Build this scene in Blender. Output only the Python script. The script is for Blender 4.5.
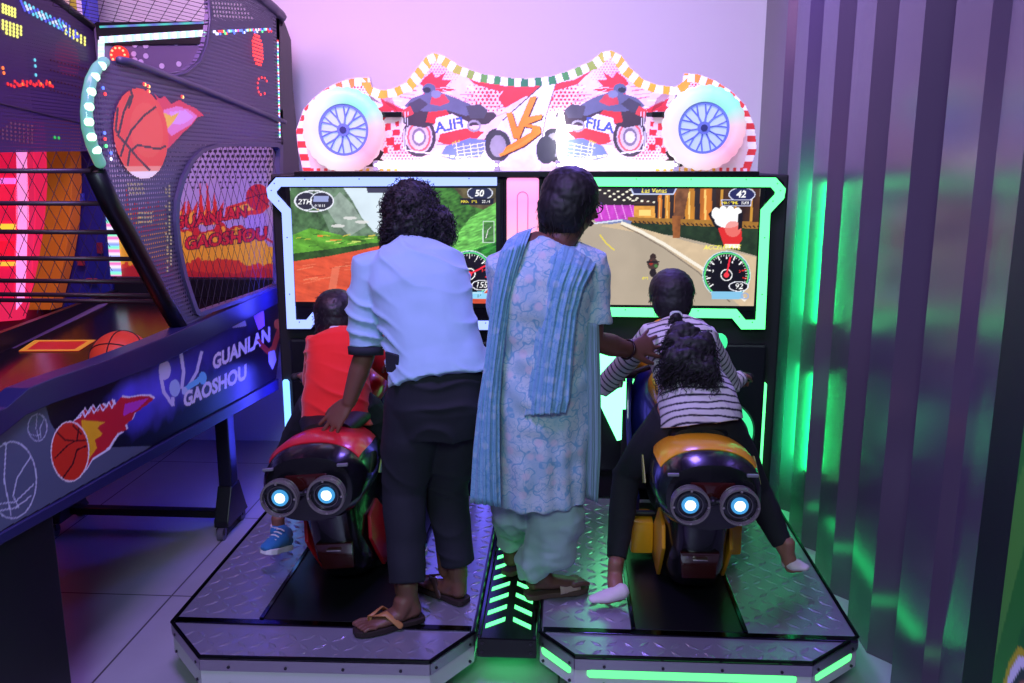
import bpy, bmesh, math, random
import numpy as np
from mathutils import Vector, Matrix, noise

random.seed(7); np.random.seed(7)
for o in list(bpy.data.objects): bpy.data.objects.remove(o)
SC = bpy.context.scene
COL = SC.collection
V = Vector

# ------------------------------------------------------------------ camera
F = 866.0; CX = 512.0; CY = 341.5; EYE = V((0, 0, 1.75))
PITCH = math.atan((341.5 - 163) / F); YAW = math.atan(52 / F)
fw = V((-math.sin(YAW) * math.cos(PITCH), math.cos(YAW) * math.cos(PITCH), -math.sin(PITCH)))
rt = V((math.cos(YAW), math.sin(YAW), 0)); upv = rt.cross(fw)
cd = bpy.data.cameras.new('camera'); cam = bpy.data.objects.new('camera', cd); COL.objects.link(cam)
cd.sensor_width = 36; cd.lens = 36 * F / 1024
cam.matrix_world = Matrix((rt, upv, -fw)).transposed().to_4x4()
cam.location = EYE
SC.camera = cam
SC.view_settings.view_transform = 'Standard'; SC.view_settings.look = 'None'
SC.view_settings.gamma = 1; SC.view_settings.use_curve_mapping = False
SC.view_settings.exposure = 0.0

# ------------------------------------------------------------------ world and room lamps
w = bpy.data.worlds.new('dim_room'); SC.world = w; w.use_nodes = True
w.node_tree.nodes['Background'].inputs[0].default_value = (.34, .26, .62, 1)
w.node_tree.nodes['Background'].inputs[1].default_value = .17

def lamp(name, kind, loc, target, color, power, size=.5, size_y=None, spot=60, blend=.6, spread=None):
    l = bpy.data.lights.new(name, kind); l.color = color; l.energy = power
    if kind == 'AREA':
        l.size = size
        if size_y: l.shape = 'RECTANGLE'; l.size_y = size_y
        if spread: l.spread = math.radians(spread)
    if kind == 'SPOT': l.spot_size = math.radians(spot); l.spot_blend = blend; l.shadow_soft_size = size
    if kind == 'POINT': l.shadow_soft_size = size
    o = bpy.data.objects.new(name, l); COL.objects.link(o); o.location = loc
    d = V(target) - V(loc); o.rotation_euler = d.to_track_quat('-Z', 'Y').to_euler()
    return o
# coloured stage wash on the back wall
lamp('pink_wash_lamp', 'AREA', (-1.6, 2.7, 3.3), (-1.5, 5.05, 2.2), (1.0, .46, .88), 48, 1.2, spread=120)
lamp('lilac_wash_lamp', 'AREA', (.3, 2.7, 3.3), (.2, 5.05, 2.2), (.66, .50, 1.0), 34, 1.2, spread=120)
# coloured ceiling lamps of the hall, then a front fill
lamp('violet_wall_lamp', 'AREA', (.25, 4.5, 3.15), (1.15, 3.0, 1.9), (.26, .16, 1.0), 34, .5, spread=140)
lamp('violet_ceiling_lamp', 'AREA', (-.7, 1.7, 3.3), (-.7, 2.9, .3), (.44, .26, 1.0), 70, .6)
lamp('cool_front_fill', 'AREA', (-.3, -.7, 2.9), (-.1, 3.0, .6), (.66, .94, 1.0), 50, .8)  # unseen fill behind the camera, put in to light backs and front faces

# ------------------------------------------------------------------ pixel -> world
def ray(x, y): return fw + rt * ((x - CX) / F) + upv * (-(y - CY) / F)
def PY(x, y, Y): r = ray(x, y); return EYE + r * (Y / r.y)
def PX(x, y, X): r = ray(x, y); return EYE + r * (X / r.x)
def PZ(x, y, Z): r = ray(x, y); return EYE + r * ((Z - EYE.z) / r.z)

# ------------------------------------------------------------------ materials
def lin(c):
    c = np.asarray(c, float)
    return np.where(c <= .04045, c / 12.92, ((c + .055) / 1.055) ** 2.4)
def L3(r, g, b): return tuple(float(v) for v in lin([r / 255, g / 255, b / 255])) + (1,)
MATS = {}
def mat(name, col, rough=.5, metal=0, em=None, es=0, bump=0, bscale=50, alpha=None, coat=0, sheen=0, trans=0, var=0, vscale=6):
    if name in MATS: return MATS[name]
    m = bpy.data.materials.new(name); m.use_nodes = True; nt = m.node_tree; b = nt.nodes['Principled BSDF']
    c = L3(*col); b.inputs['Base Color'].default_value = c
    b.inputs['Roughness'].default_value = rough; b.inputs['Metallic'].default_value = metal
    b.inputs['Coat Weight'].default_value = coat; b.inputs['Sheen Weight'].default_value = sheen
    b.inputs['Transmission Weight'].default_value = trans
    if em: b.inputs['Emission Color'].default_value = L3(*em); b.inputs['Emission Strength'].default_value = es
    if alpha is not None: b.inputs['Alpha'].default_value = alpha
    tc = nt.nodes.new('ShaderNodeTexCoord')
    if var:
        n = nt.nodes.new('ShaderNodeTexNoise'); n.inputs['Scale'].default_value = vscale; n.inputs['Detail'].default_value = 4
        nt.links.new(tc.outputs['Object'], n.inputs['Vector'])
        mx = nt.nodes.new('ShaderNodeMix'); mx.data_type = 'RGBA'
        mx.inputs[6].default_value = tuple(v * (1 - var) for v in c[:3]) + (1,)
        mx.inputs[7].default_value = tuple(min(1, v * (1 + var)) for v in c[:3]) + (1,)
        nt.links.new(n.outputs['Fac'], mx.inputs[0]); nt.links.new(mx.outputs[2], b.inputs['Base Color'])
    if bump:
        n = nt.nodes.new('ShaderNodeTexNoise'); n.inputs['Scale'].default_value = bscale; n.inputs['Detail'].default_value = 3
        nt.links.new(tc.outputs['Object'], n.inputs['Vector'])
        bp = nt.nodes.new('ShaderNodeBump'); bp.inputs['Strength'].default_value = bump; bp.inputs['Distance'].default_value = .01
        nt.links.new(n.outputs['Fac'], bp.inputs['Height']); nt.links.new(bp.outputs[0], b.inputs['Normal'])
    MATS[name] = m; return m
def attr_mat(name, em=0, rough=.5, attr='Col', base=True, sample=True, coat=0):
    """colour from a print / screen image stored on the mesh"""
    if name in MATS: return MATS[name]
    m = bpy.data.materials.new(name); m.use_nodes = True; nt = m.node_tree; b = nt.nodes['Principled BSDF']
    a = nt.nodes.new('ShaderNodeAttribute'); a.attribute_name = attr
    b.inputs['Roughness'].default_value = rough; b.inputs['Coat Weight'].default_value = coat
    if base: nt.links.new(a.outputs['Color'], b.inputs['Base Color'])
    else: b.inputs['Base Color'].default_value = (.01, .01, .012, 1)
    if em: nt.links.new(a.outputs['Color'], b.inputs['Emission Color']); b.inputs['Emission Strength'].default_value = em
    if not sample: m.cycles.emission_sampling = 'NONE'
    MATS[name] = m; return m

# ------------------------------------------------------------------ object helpers
def tag(o, label=None, cat=None, group=None, kind=None):
    if label: o['label'] = label
    if cat: o['category'] = cat
    if group: o['group'] = group
    if kind: o['kind'] = kind
    return o
PM = {}
def empty(name, loc, label=None, cat=None, group=None, rot=(0, 0, 0)):
    o = bpy.data.objects.new(name, None); COL.objects.link(o); o.location = loc; o.rotation_euler = rot
    o.empty_display_size = .1
    from mathutils import Euler
    PM[o] = Matrix.Translation(V(loc)) @ Euler(rot).to_matrix().to_4x4()
    return tag(o, label, cat, group)
def link(name, me, m, parent=None, world=True, smooth=False, label=None):
    o = bpy.data.objects.new(name, me); COL.objects.link(o)
    for x in (m if isinstance(m, (list, tuple)) else [m]): me.materials.append(x)
    if smooth: me.shade_smooth()
    if parent is not None:
        o.parent = parent
        if world and parent in PM: o.matrix_parent_inverse = PM[parent].inverted()
        if parent in PM: PM[o] = Matrix.Identity(4) if world else PM[parent]
        elif parent in PM: pass
    if label: o['label'] = label
    return o
def sub(name, me, m, parent, smooth=False, label=None):
    """sub-part: its parent is a mesh part sharing the same coordinates"""
    o = bpy.data.objects.new(name, me); COL.objects.link(o)
    for x in (m if isinstance(m, (list, tuple)) else [m]): me.materials.append(x)
    if smooth: me.shade_smooth()
    o.parent = parent
    if label: o['label'] = label
    return o

class MB:
    def __init__(s): s.bm = bmesh.new(); s.mi = 0
    def face(s, vs):
        try: f = s.bm.faces.new(vs); f.material_index = s.mi; return f
        except ValueError: return None
    def box(s, a, b, bev=0):
        x0, y0, z0 = [min(a[i], b[i]) for i in range(3)]; x1, y1, z1 = [max(a[i], b[i]) for i in range(3)]
        t = bmesh.new()
        vs = [t.verts.new(p) for p in [(x0, y0, z0), (x1, y0, z0), (x1, y1, z0), (x0, y1, z0), (x0, y0, z1), (x1, y0, z1), (x1, y1, z1), (x0, y1, z1)]]
        for q in [(0, 3, 2, 1), (4, 5, 6, 7), (0, 1, 5, 4), (1, 2, 6, 5), (2, 3, 7, 6), (3, 0, 4, 7)]: t.faces.new([vs[i] for i in q])
        if bev: bmesh.ops.bevel(t, geom=t.edges[:], offset=bev, segments=2, profile=.6, affect='EDGES')
        s.merge(t); return s
    def merge(s, t, M=None):
        mp = {}
        for v in t.verts: mp[v] = s.bm.verts.new(M @ v.co if M else v.co)
        for f in t.faces:
            g = s.face([mp[v] for v in f.verts])
        t.free(); return s
    def prism(s, poly, d, bev=0):
        """poly: list of 3D points (planar), d: extrusion vector"""
        t = bmesh.new(); d = V(d)
        a = [t.verts.new(V(p)) for p in poly]; b = [t.verts.new(V(p) + d) for p in poly]
        t.faces.new(a); t.faces.new(b[::-1]); n = len(a)
        for i in range(n): t.faces.new([a[i], b[i], b[(i + 1) % n], a[(i + 1) % n]])
        bmesh.ops.recalc_face_normals(t, faces=t.faces[:])
        if bev: bmesh.ops.bevel(t, geom=t.edges[:], offset=bev, segments=2, profile=.6, affect='EDGES')
        s.merge(t); return s
    def ring_holes(s, outer, inner, d):
        """plate with one hole: outer and inner loops with the same point count"""
        d = V(d); n = len(outer); B = s.bm
        o0 = [B.verts.new(V(p)) for p in outer]; i0 = [B.verts.new(V(p)) for p in inner]
        o1 = [B.verts.new(V(p) + d) for p in outer]; i1 = [B.verts.new(V(p) + d) for p in inner]
        for k in range(n):
            j = (k + 1) % n
            s.face([o0[k], o0[j], i0[j], i0[k]]); s.face([o1[k], i1[k], i1[j], o1[j]])
            s.face([o0[k], o1[k], o1[j], o0[j]]); s.face([i0[k], i0[j], i1[j], i1[k]])
        return s
    def rings(s, rr, cap=True, closed=False):
        """rr: list of rings, each a list of points (same count)"""
        B = s.bm; R = [[B.verts.new(p) for p in r] for r in rr]; n = len(R[0])
        for a, b in zip(R, R[1:] + ([R[0]] if closed else [])):
            for k in range(n): s.face([a[k], a[(k + 1) % n], b[(k + 1) % n], b[k]])
        if cap and not closed: s.face(R[0][::-1]); s.face(R[-1])
        return s
    def tube(s, pts, rad, seg=12, side=None, sq=1.0, dome=True, closed=False):
        pts = [V(p) for p in pts]; n = len(pts)
        rad = [rad] * n if isinstance(rad, (int, float)) else list(rad)
        sq = [sq] * n if isinstance(sq, (int, float)) else list(sq)
        rr = []; ref = V(side) if side is not None else None
        T = []
        for i in range(n):
            if closed: t = pts[(i + 1) % n] - pts[i - 1]
            elif i == 0: t = pts[1] - pts[0]
            elif i == n - 1: t = pts[-1] - pts[-2]
            else: t = (pts[i + 1] - pts[i]).normalized() + (pts[i] - pts[i - 1]).normalized()
            T.append(t.normalized() if t.length > 1e-9 else V((0, 0, 1)))
        def ring(c, t, r, q):
            nonlocal ref
            if ref is None: ref = V((1, 0, 0)) if abs(t.x) < .8 else V((0, 1, 0))
            a = ref - t * ref.dot(t)
            if a.length < 1e-5: a = t.orthogonal()
            a.normalize(); b = t.cross(a)
            if side is None: ref = a
            return [c + a * math.cos(k * 2 * math.pi / seg) * r + b * math.sin(k * 2 * math.pi / seg) * r * q for k in range(seg)]
        if dome and not closed:
            for f in (.15, .6, .88): rr.append(ring(pts[0] - T[0] * rad[0] * (1 - f) * .9, T[0], rad[0] * math.sqrt(max(0, 1 - (1 - f) ** 2)), sq[0]))
        for i in range(n): rr.append(ring(pts[i], T[i], rad[i], sq[i]))
        if dome and not closed:
            for f in (.88, .6, .15): rr.append(ring(pts[-1] + T[-1] * rad[-1] * (1 - f) * .9, T[-1], rad[-1] * math.sqrt(max(0, 1 - (1 - f) ** 2)), sq[-1]))
        return s.rings(rr, closed=closed)
    def cyl(s, a, b, r, seg=24, r2=None): return s.tube([a, b], [r, r if r2 is None else r2], seg, dome=False)
    def ball(s, c, r, seg=20, rz=None, M=None):
        c = V(c); rx, ry, rz_ = (r, r, r) if isinstance(r, (int, float)) else r
        rr = []
        for i in range(1, seg // 2):
            th = math.pi * i / (seg // 2)
            rg = [V((rx * math.sin(th) * math.cos(k * 2 * math.pi / seg), ry * math.sin(th) * math.sin(k * 2 * math.pi / seg), -rz_ * math.cos(th))) for k in range(seg)]
            rr.append([c + (M @ p if M else p) for p in rg])
        return s.rings(rr)
    def disc_ring(s, c, n, r0, r1, depth, seg=48):
        """annular plate: centre c, axis n, inner/outer radius"""
        c = V(c); n = V(n).normalized(); a = n.orthogonal().normalized(); b = n.cross(a)
        P = lambda r, k, h: c + (a * math.cos(k * 2 * math.pi / seg) + b * math.sin(k * 2 * math.pi / seg)) * r + n * h
        if r0 <= 0: return s.rings([[P(r1, k, 0) for k in range(seg)], [P(r1, k, depth) for k in range(seg)]])
        return s.rings([[P(r0, k, 0) for k in range(seg)], [P(r1, k, 0) for k in range(seg)], [P(r1, k, depth) for k in range(seg)], [P(r0, k, depth) for k in range(seg)]], closed=True)
    def mesh(s, name='m', recalc=True):
        if recalc: bmesh.ops.recalc_face_normals(s.bm, faces=s.bm.faces[:])
        me = bpy.data.meshes.new(name); s.bm.to_mesh(me); s.bm.free(); return me
    def build(s, name, m, parent=None, smooth=False, label=None, world=True):
        return link(name, s.mesh(name), m, parent, world, smooth, label)
def autosmooth(o, ang=35):
    me = o.data; bm = bmesh.new(); bm.from_mesh(me)
    for f in bm.faces: f.smooth = True
    for e in bm.edges:
        if len(e.link_faces) == 2 and e.calc_face_angle(0) > math.radians(ang): e.smooth = False
    bm.to_mesh(me); bm.free(); return o

def remeshed(mb, voxel=.006, it=4, fac=.5, decimate=None):
    me = mb.mesh('tmp'); o = bpy.data.objects.new('tmp', me); COL.objects.link(o)
    r = o.modifiers.new('r', 'REMESH'); r.mode = 'VOXEL'; r.voxel_size = voxel; r.use_smooth_shade = True
    if it: s = o.modifiers.new('s', 'SMOOTH'); s.factor = fac; s.iterations = it
    bpy.context.view_layer.update()
    dg = bpy.context.evaluated_depsgraph_get()
    out = bpy.data.meshes.new_from_object(o.evaluated_get(dg), depsgraph=dg)
    bpy.data.objects.remove(o); bpy.data.meshes.remove(me)
    out.shade_smooth(); return out
def displace(me, fn):
    n = len(me.vertices); co = np.empty(n * 3, np.float32); no = np.empty(n * 3, np.float32)
    me.vertices.foreach_get('co', co); me.vertices.foreach_get('normal', no); co = co.reshape(-1, 3); no = no.reshape(-1, 3)
    d = np.array([fn(V(c), V(m)) for c, m in zip(co.tolist(), no.tolist())], np.float32)
    me.vertices.foreach_set('co', (co + no * d[:, None]).reshape(-1)); me.update()
def text_mesh(s, size=1.0, extrude=0.0, offset=0.0, shear=0.0, space=1.0):
    c = bpy.data.curves.new('t', 'FONT'); c.body = s; c.size = size; c.extrude = extrude; c.offset = offset
    c.align_x = 'CENTER'; c.align_y = 'CENTER'; c.shear = shear; c.space_character = space; c.resolution_u = 3
    o = bpy.data.objects.new('t', c); COL.objects.link(o); bpy.context.view_layer.update()
    dg = bpy.context.evaluated_depsgraph_get()
    me = bpy.data.meshes.new_from_object(o.evaluated_get(dg), depsgraph=dg)
    bpy.data.objects.remove(o); return me
_TT = {}
def text_tris(s, shear=0, offset=0, space=1.0):
    k = (s, shear, offset, space)
    if k not in _TT:
        me = text_mesh(s, 1.0, 0, offset, shear, space); me.calc_loop_triangles()
        co = np.array([v.co[:2] for v in me.vertices])
        tri = [list(t.vertices) for t in me.loop_triangles]
        _TT[k] = (co, tri); bpy.data.meshes.remove(me)
    return _TT[k]

# ------------------------------------------------------------------ printed / displayed artwork: a grid of coloured cells on a real plane
class Art:
    def __init__(s, plane, val, a0, a1, b0, b1, res):
        s.plane, s.val, s.a0, s.a1, s.b0, s.b1 = plane, val, a0, a1, b0, b1
        s.W = int(round((a1 - a0) / res)) + 1; s.H = int(round((b1 - b0) / res)) + 1
        s.c = np.zeros((s.H, s.W, 3)); s.m = np.ones((s.H, s.W), bool)
        aa = np.linspace(a0, a1, s.W); bb = np.linspace(b0, b1, s.H)
        s.A, s.B = np.meshgrid(aa, bb)
    def q(s, x, y):
        """picture point -> plane coordinates"""
        if s.plane == 'Y': p = PY(x, y, s.val); return (p.x, p.z)
        p = PX(x, y, s.val); return (p.y, p.z)
    def col(s, c): return lin(np.array(c[:3]) / 255.0)
    def region(s, poly):
        A, B = s.A, s.B; r = np.zeros(A.shape, bool); p = np.array(poly)
        x0, y0 = p.min(0); x1, y1 = p.max(0)
        i0, i1 = np.searchsorted(B[:, 0], [y0, y1]); j0, j1 = np.searchsorted(A[0], [x0, x1])
        i0 = max(0, i0 - 1); j0 = max(0, j0 - 1); i1 += 1; j1 += 1
        a = A[i0:i1, j0:j1]; b = B[i0:i1, j0:j1]; q = r[i0:i1, j0:j1]
        n = len(p)
        for k in range(n):
            xa, ya = p[k]; xb, yb = p[(k + 1) % n]
            if ya == yb: continue
            q ^= ((ya > b) != (yb > b)) & (a < (xb - xa) * (b - ya) / (yb - ya) + xa)
        return r
    def pxpoly(s, pts): return [s.q(*p) for p in pts]
    def fill(s, r, c, al=1.0):
        c = s.col(c) if not (isinstance(c, np.ndarray) and c.ndim == 3) else c[r]
        s.c[r] = s.c[r] * (1 - al) + c * al
    def poly(s, pts, c, al=1.0, px=True): s.fill(s.region(s.pxpoly(pts) if px else pts), c, al)
    def ell(s, cx, cy, rx, ry, c, al=1.0, px=True, hole=0):
        P = [(cx + rx * math.cos(t), cy + ry * math.sin(t)) for t in np.linspace(0, 2 * math.pi, 33)[:-1]]
        r = s.region(s.pxpoly(P) if px else P)
        if hole:
            P = [(cx + (rx - hole) * math.cos(t), cy + (ry - hole) * math.sin(t)) for t in np.linspace(0, 2 * math.pi, 33)[:-1]]
            r &= ~s.region(s.pxpoly(P) if px else P)
        s.fill(r, c, al)
    def line(s, pts, wd, c, al=1.0, px=True):
        for (x0, y0), (x1, y1) in zip(pts, pts[1:]):
            d = math.hypot(x1 - x0, y1 - y0) or 1; nx, ny = -(y1 - y0) / d * wd / 2, (x1 - x0) / d * wd / 2
            ex, ey = (x1 - x0) / d * wd * .3, (y1 - y0) / d * wd * .3
            s.poly([(x0 + nx - ex, y0 + ny - ey), (x1 + nx + ex, y1 + ny + ey), (x1 - nx + ex, y1 - ny + ey), (x0 - nx - ex, y0 - ny - ey)], c, al, px)
    def text(s, t, cx, cy, size, c, ang=0, shear=0, offset=0, sx=1.0, mirror=False, px=True, al=1.0, space=1.0, slope=None):
        co, tri = text_tris(t, shear, offset, space)
        x = co[:, 0] * size * sx * (-1 if mirror else 1); y = co[:, 1] * size
        if px: y = -y
        ca, sa = math.cos(ang), math.sin(ang)
        if slope is not None: X = x + cx; Y = y + cy + x * slope
        else: X = cx + x * ca - y * sa; Y = cy + x * sa + y * ca
        P = [s.q(a, b) if px else (a, b) for a, b in zip(X, Y)]
        r = np.zeros(s.A.shape, bool)
        for t3 in tri: r |= s.region([P[i] for i in t3])
        s.fill(r, c, al)
    def noise(s, sc, amp, sy=1.0, seed=0, ang=0.0):
        rng = np.random.RandomState(seed); out = np.zeros(s.A.shape); tot = 0
        ca, sa = math.cos(ang), math.sin(ang)
        X = (s.A * ca + s.B * sa); Y = (-s.A * sa + s.B * ca) * sy
        X = X - X.min(); Y = Y - Y.min()
        for o in range(3):
            f = sc * 2 ** o; g = rng.rand(int(Y.max() * f) + 3, int(X.max() * f) + 3)
            u = X * f; v = Y * f; i = v.astype(int); j = u.astype(int); a = u - j; b = v - i
            a = a * a * (3 - 2 * a); b = b * b * (3 - 2 * b)
            out += (g[i, j] * (1 - a) * (1 - b) + g[i, j + 1] * a * (1 - b) + g[i + 1, j] * (1 - a) * b + g[i + 1, j + 1] * a * b) / 2 ** o; tot += 1 / 2 ** o
        return amp * (out / tot * 2 - 1)
    def build(s, name, m, parent=None, off=0.0, label=None):
        H, W = s.H, s.W; v = np.zeros((H, W, 3))
        if s.plane == 'Y': v[..., 0] = s.A; v[..., 1] = s.val + off; v[..., 2] = s.B
        else: v[..., 0] = s.val + off; v[..., 1] = s.A; v[..., 2] = s.B
        idx = np.arange(H * W).reshape(H, W)
        q = np.stack([idx[:-1, :-1], idx[:-1, 1:], idx[1:, 1:], idx[1:, :-1]], -1).reshape(-1, 4)
        keep = (s.m[:-1, :-1] & s.m[1:, 1:] & s.m[:-1, 1:] & s.m[1:, :-1]).reshape(-1); q = q[keep]
        used = np.zeros(H * W, bool); used[q.reshape(-1)] = True; mp = np.cumsum(used) - 1
        vv = v.reshape(-1, 3)[used]; cc = s.c.reshape(-1, 3)[used]; q = mp[q]
        me = bpy.data.meshes.new(name); me.vertices.add(len(vv)); me.vertices.foreach_set('co', vv.reshape(-1))
        me.loops.add(q.size); me.loops.foreach_set('vertex_index', q.reshape(-1).astype(np.int32))
        me.polygons.add(len(q)); me.polygons.foreach_set('loop_start', np.arange(0, q.size, 4, dtype=np.int32))
        me.polygons.foreach_set('loop_total', np.full(len(q), 4, np.int32)); me.update(calc_edges=True)
        at = me.color_attributes.new('Col', 'FLOAT_COLOR', 'POINT')
        at.data.foreach_set('color', np.concatenate([np.clip(cc, 0, 1), np.ones((len(cc), 1))], 1).reshape(-1).astype(np.float32))
        return link(name, me, m, parent, label=label)
# ================================================================== SETTING
def floor_mat():
    m = mat('floor_tiles', (186, 180, 190), .22); nt = m.node_tree; b = nt.nodes['Principled BSDF']
    tc = nt.nodes.new('ShaderNodeTexCoord'); br = nt.nodes.new('ShaderNodeTexBrick')
    br.offset = 0; br.inputs['Color1'].default_value = L3(190, 184, 194); br.inputs['Color2'].default_value = L3(182, 177, 188); br.inputs['Mortar'].default_value = L3(88, 84, 88)
    br.inputs['Scale'].default_value = 1; br.inputs['Mortar Size'].default_value = .004; br.inputs['Brick Width'].default_value = .8; br.inputs['Row Height'].default_value = .8
    nt.links.new(tc.outputs['Object'], br.inputs['Vector'])
    n = nt.nodes.new('ShaderNodeTexNoise'); n.inputs['Scale'].default_value = 3; n.inputs['Detail'].default_value = 6
    nt.links.new(tc.outputs['Object'], n.inputs['Vector'])
    mx = nt.nodes.new('ShaderNodeMix'); mx.data_type = 'RGBA'; mx.blend_type = 'MULTIPLY'; mx.inputs[0].default_value = .35
    nt.links.new(br.outputs['Color'], mx.inputs[6]); nt.links.new(n.outputs['Fac'], mx.inputs[7]); nt.links.new(mx.outputs[2], b.inputs['Base Color'])
    mr = nt.nodes.new('ShaderNodeMapRange'); mr.inputs[3].default_value = .25; mr.inputs[4].default_value = .5
    nt.links.new(n.outputs['Fac'], mr.inputs[0]); nt.links.new(mr.outputs[0], b.inputs['Roughness'])
    return m
tag(MB().box((-4.6, -1.5, -.06), (1.3, 5.32, 0)).build('floor', floor_mat()), kind='structure')
tag(MB().box((-4.6, -1.5, 3.4), (1.3, 5.32, 3.5)).build('ceiling', mat('ceiling_paint', (60, 55, 66), .8)), kind='structure')
tag(MB().box((-4.6, 5.22, 0), (1.3, 5.32, 3.4)).build('wall_back', mat('white_wall_paint', (228, 226, 228), .6, bump=.05, bscale=30)), kind='structure')
tag(MB().box((-4.6, -1.5, 0), (-4.5, 5.22, 3.4)).build('wall_left', mat('dark_wall_paint', (70, 60, 80), .7)), kind='structure')

# corrugated steel wall on the right: flats parallel to the wall, steep flanks
def corr():
    prof = []; y = 2.25
    # outer flats (x 1.12) run .225, then a flank back to 1.18, a narrow pan and a flank out again
    x0, x1 = 1.12, 1.185
    ys = [2.205]
    prof.append((x0 - .0, 2.23))
    prof.append((x0, 2.235))
    k = 2.485
    prof = [(x0, 2.235), (x0 + .02, 2.42)]
    while k < 5.3:
        prof += [(x0, k), (x0, k + .225), (x1, k + .295), (x1, k + .38)]
        k += .4525
    mb = MB(); B = mb.bm
    pr = [(x, y) for x, y in prof if y < 5.04] 
    pr = [q for q in pr if q[1] < 4.70] + [(1.12, 4.72), (1.12, 5.22)]
    lo = [B.verts.new((x, y, 0)) for x, y in pr]; hi = [B.verts.new((x, y, 3.4)) for x, y in pr]
    lob = [B.verts.new((1.25, y, 0)) for x, y in pr]; hib = [B.verts.new((1.25, y, 3.4)) for x, y in pr]
    for i in range(len(pr) - 1):
        mb.face([lo[i], lo[i + 1], hi[i + 1], hi[i]]); mb.face([lob[i], hib[i], hib[i + 1], lob[i + 1]])
        mb.face([lo[i], lob[i], lob[i + 1], lo[i + 1]]); mb.face([hi[i], hi[i + 1], hib[i + 1], hib[i]])
    mb.face([lo[0], hi[0], hib[0], lob[0]]); mb.face([lo[-1], lob[-1], hib[-1], hi[-1]])
    return mb
wm = mat('painted_steel', (86, 74, 90), .22, bump=.03, bscale=220, var=.04)
tag(corr().build('wall_right', wm), kind='structure')
# black edge post and the wall before it, with a green poster
tag(MB().box((1.116, 2.08, 0), (1.25, 2.235, 3.4), .003).build('trim_1', mat('black_satin', (14, 14, 26), .6)), kind='structure')
tag(MB().box((1.13, -1.5, 0), (1.25, 2.08, 3.4)).build('wall_front', mat('dark_panel', (30, 28, 36), .6)), kind='structure')
po = Art('X', 1.112, 1.25, 2.075, .1, 1.9, .006)
po.c[:] = lin(np.array([46, 128, 48]) / 255)
po.poly([(1.25, .9), (1.7, 1.9), (1.25, 1.9)], (70, 150, 60), px=False)
for k in range(7):
    yy = 1.30 + k * .17
    po.poly([(yy, 1.9), (yy + .05, 1.9), (yy + .46, .1), (yy + .34, .1)], (96, 168, 66) if k % 2 else (22, 96, 44), .6, px=False)
blob = [(2.03, .10), (2.045, .30), (2.035, .40), (2.0, .42), (1.985, .50), (1.955, .56), (1.91, .575), (1.86, .60), (1.78, .60), (1.70, .66), (1.6, .62), (1.5, .64), (1.42, .5), (1.40, .1)]
po.poly([(1.72 + (a - 1.72) * 1.10, .1 + (b - .1) * 1.09 if b > .11 else b) for a, b in blob], (214, 190, 40), .8, px=False)
po.poly([(1.72 + (a - 1.72) * 1.06, .1 + (b - .1) * 1.05 if b > .11 else b) for a, b in blob], (232, 222, 240), px=False)
po.poly(blob, (40, 28, 58), px=False)
for (a, b, r) in [(1.99, .33, .035), (1.93, .50, .03), (1.86, .36, .05), (1.75, .5, .05), (1.64, .4, .06), (1.97, .2, .03)]:
    po.ell(a, b, r, r * 1.3, (110, 48, 58), px=False); po.ell(a + .008, b + .012, r * .5, r * .7, (178, 106, 104), px=False)
p_ = MB().box((1.1135, 1.25, .1), (1.13, 2.075, 1.9)).build('wall_poster', mat('poster_board', (20, 70, 30), .5))
tag(p_, 'green poster with a dark knobbly figure at the lower right edge of the picture', 'poster')
po.build('poster_print', attr_mat('poster_print', 0, .4), p_)

# ================================================================== RACING MACHINE
alu = mat('brushed_aluminium', (190, 186, 192), .38, 1, bump=.04, bscale=300)
white_skirt = mat('white_powder_coat', (214, 210, 214), .45)
black = mat('black_gloss', (10, 10, 13), .22)
blackm = mat('black_matt', (13, 13, 17), .6)
chrome = mat('chrome_bolt', (200, 200, 205), .2, 1)
rubber = mat('black_rubber', (16, 16, 18), .7)
g_led = mat('green_light', (10, 40, 25), .4, em=(90, 255, 138), es=2.6)
b_led = mat('blue_white_light', (20, 20, 40), .4, em=(140, 160, 255), es=2.1)
g_led2 = mat('deep_green_light', (10, 40, 25), .4, em=(90, 255, 130), es=2.0)

def tread(poly, z, x0, x1, y0, y1, holes, step=.052):
    """lozenge bumps of a tread plate, one surface pattern"""
    mb = MB(); B = mb.bm; rng = random.Random(3)
    def inside(x, y, P):
        r = False
        for i in range(len(P)):
            (xa, ya), (xb, yb) = P[i], P[(i + 1) % len(P)]
            if (ya > y) != (yb > y) and x < (xb - xa) * (y - ya) / (yb - ya) + xa: r = not r
        return r
    j = 0; y = y0
    while y < y1:
        i = 0; x = x0
        while x < x1:
            if inside(x, y, poly) and not any(a < x < b and c < y < d for a, b, c, d in holes):
                an = math.radians(45 if (i + j) % 2 else -45); c, s = math.cos(an), math.sin(an); l, wd, h = step * .54, step * .2, .0022
                q = lambda u, v, zz: (x + u * c - v * s, y + u * s + v * c, z + zz)
                ps = [B.verts.new(q(-l, 0, 0)), B.verts.new(q(0, -wd, 0)), B.verts.new(q(l, 0, 0)), B.verts.new(q(0, wd, 0))]
                t0 = B.verts.new(q(-l * .5, 0, h)); t1 = B.verts.new(q(l * .5, 0, h))
                for f in ([ps[0], ps[1], t0], [ps[1], t1, t0], [ps[1], ps[2], t1], [ps[2], ps[3], t1], [ps[3], t0, t1], [ps[3], ps[0], t0]): mb.face(f)
            x += step; i += 1
        y += step; j += 1
    return mb

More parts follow.
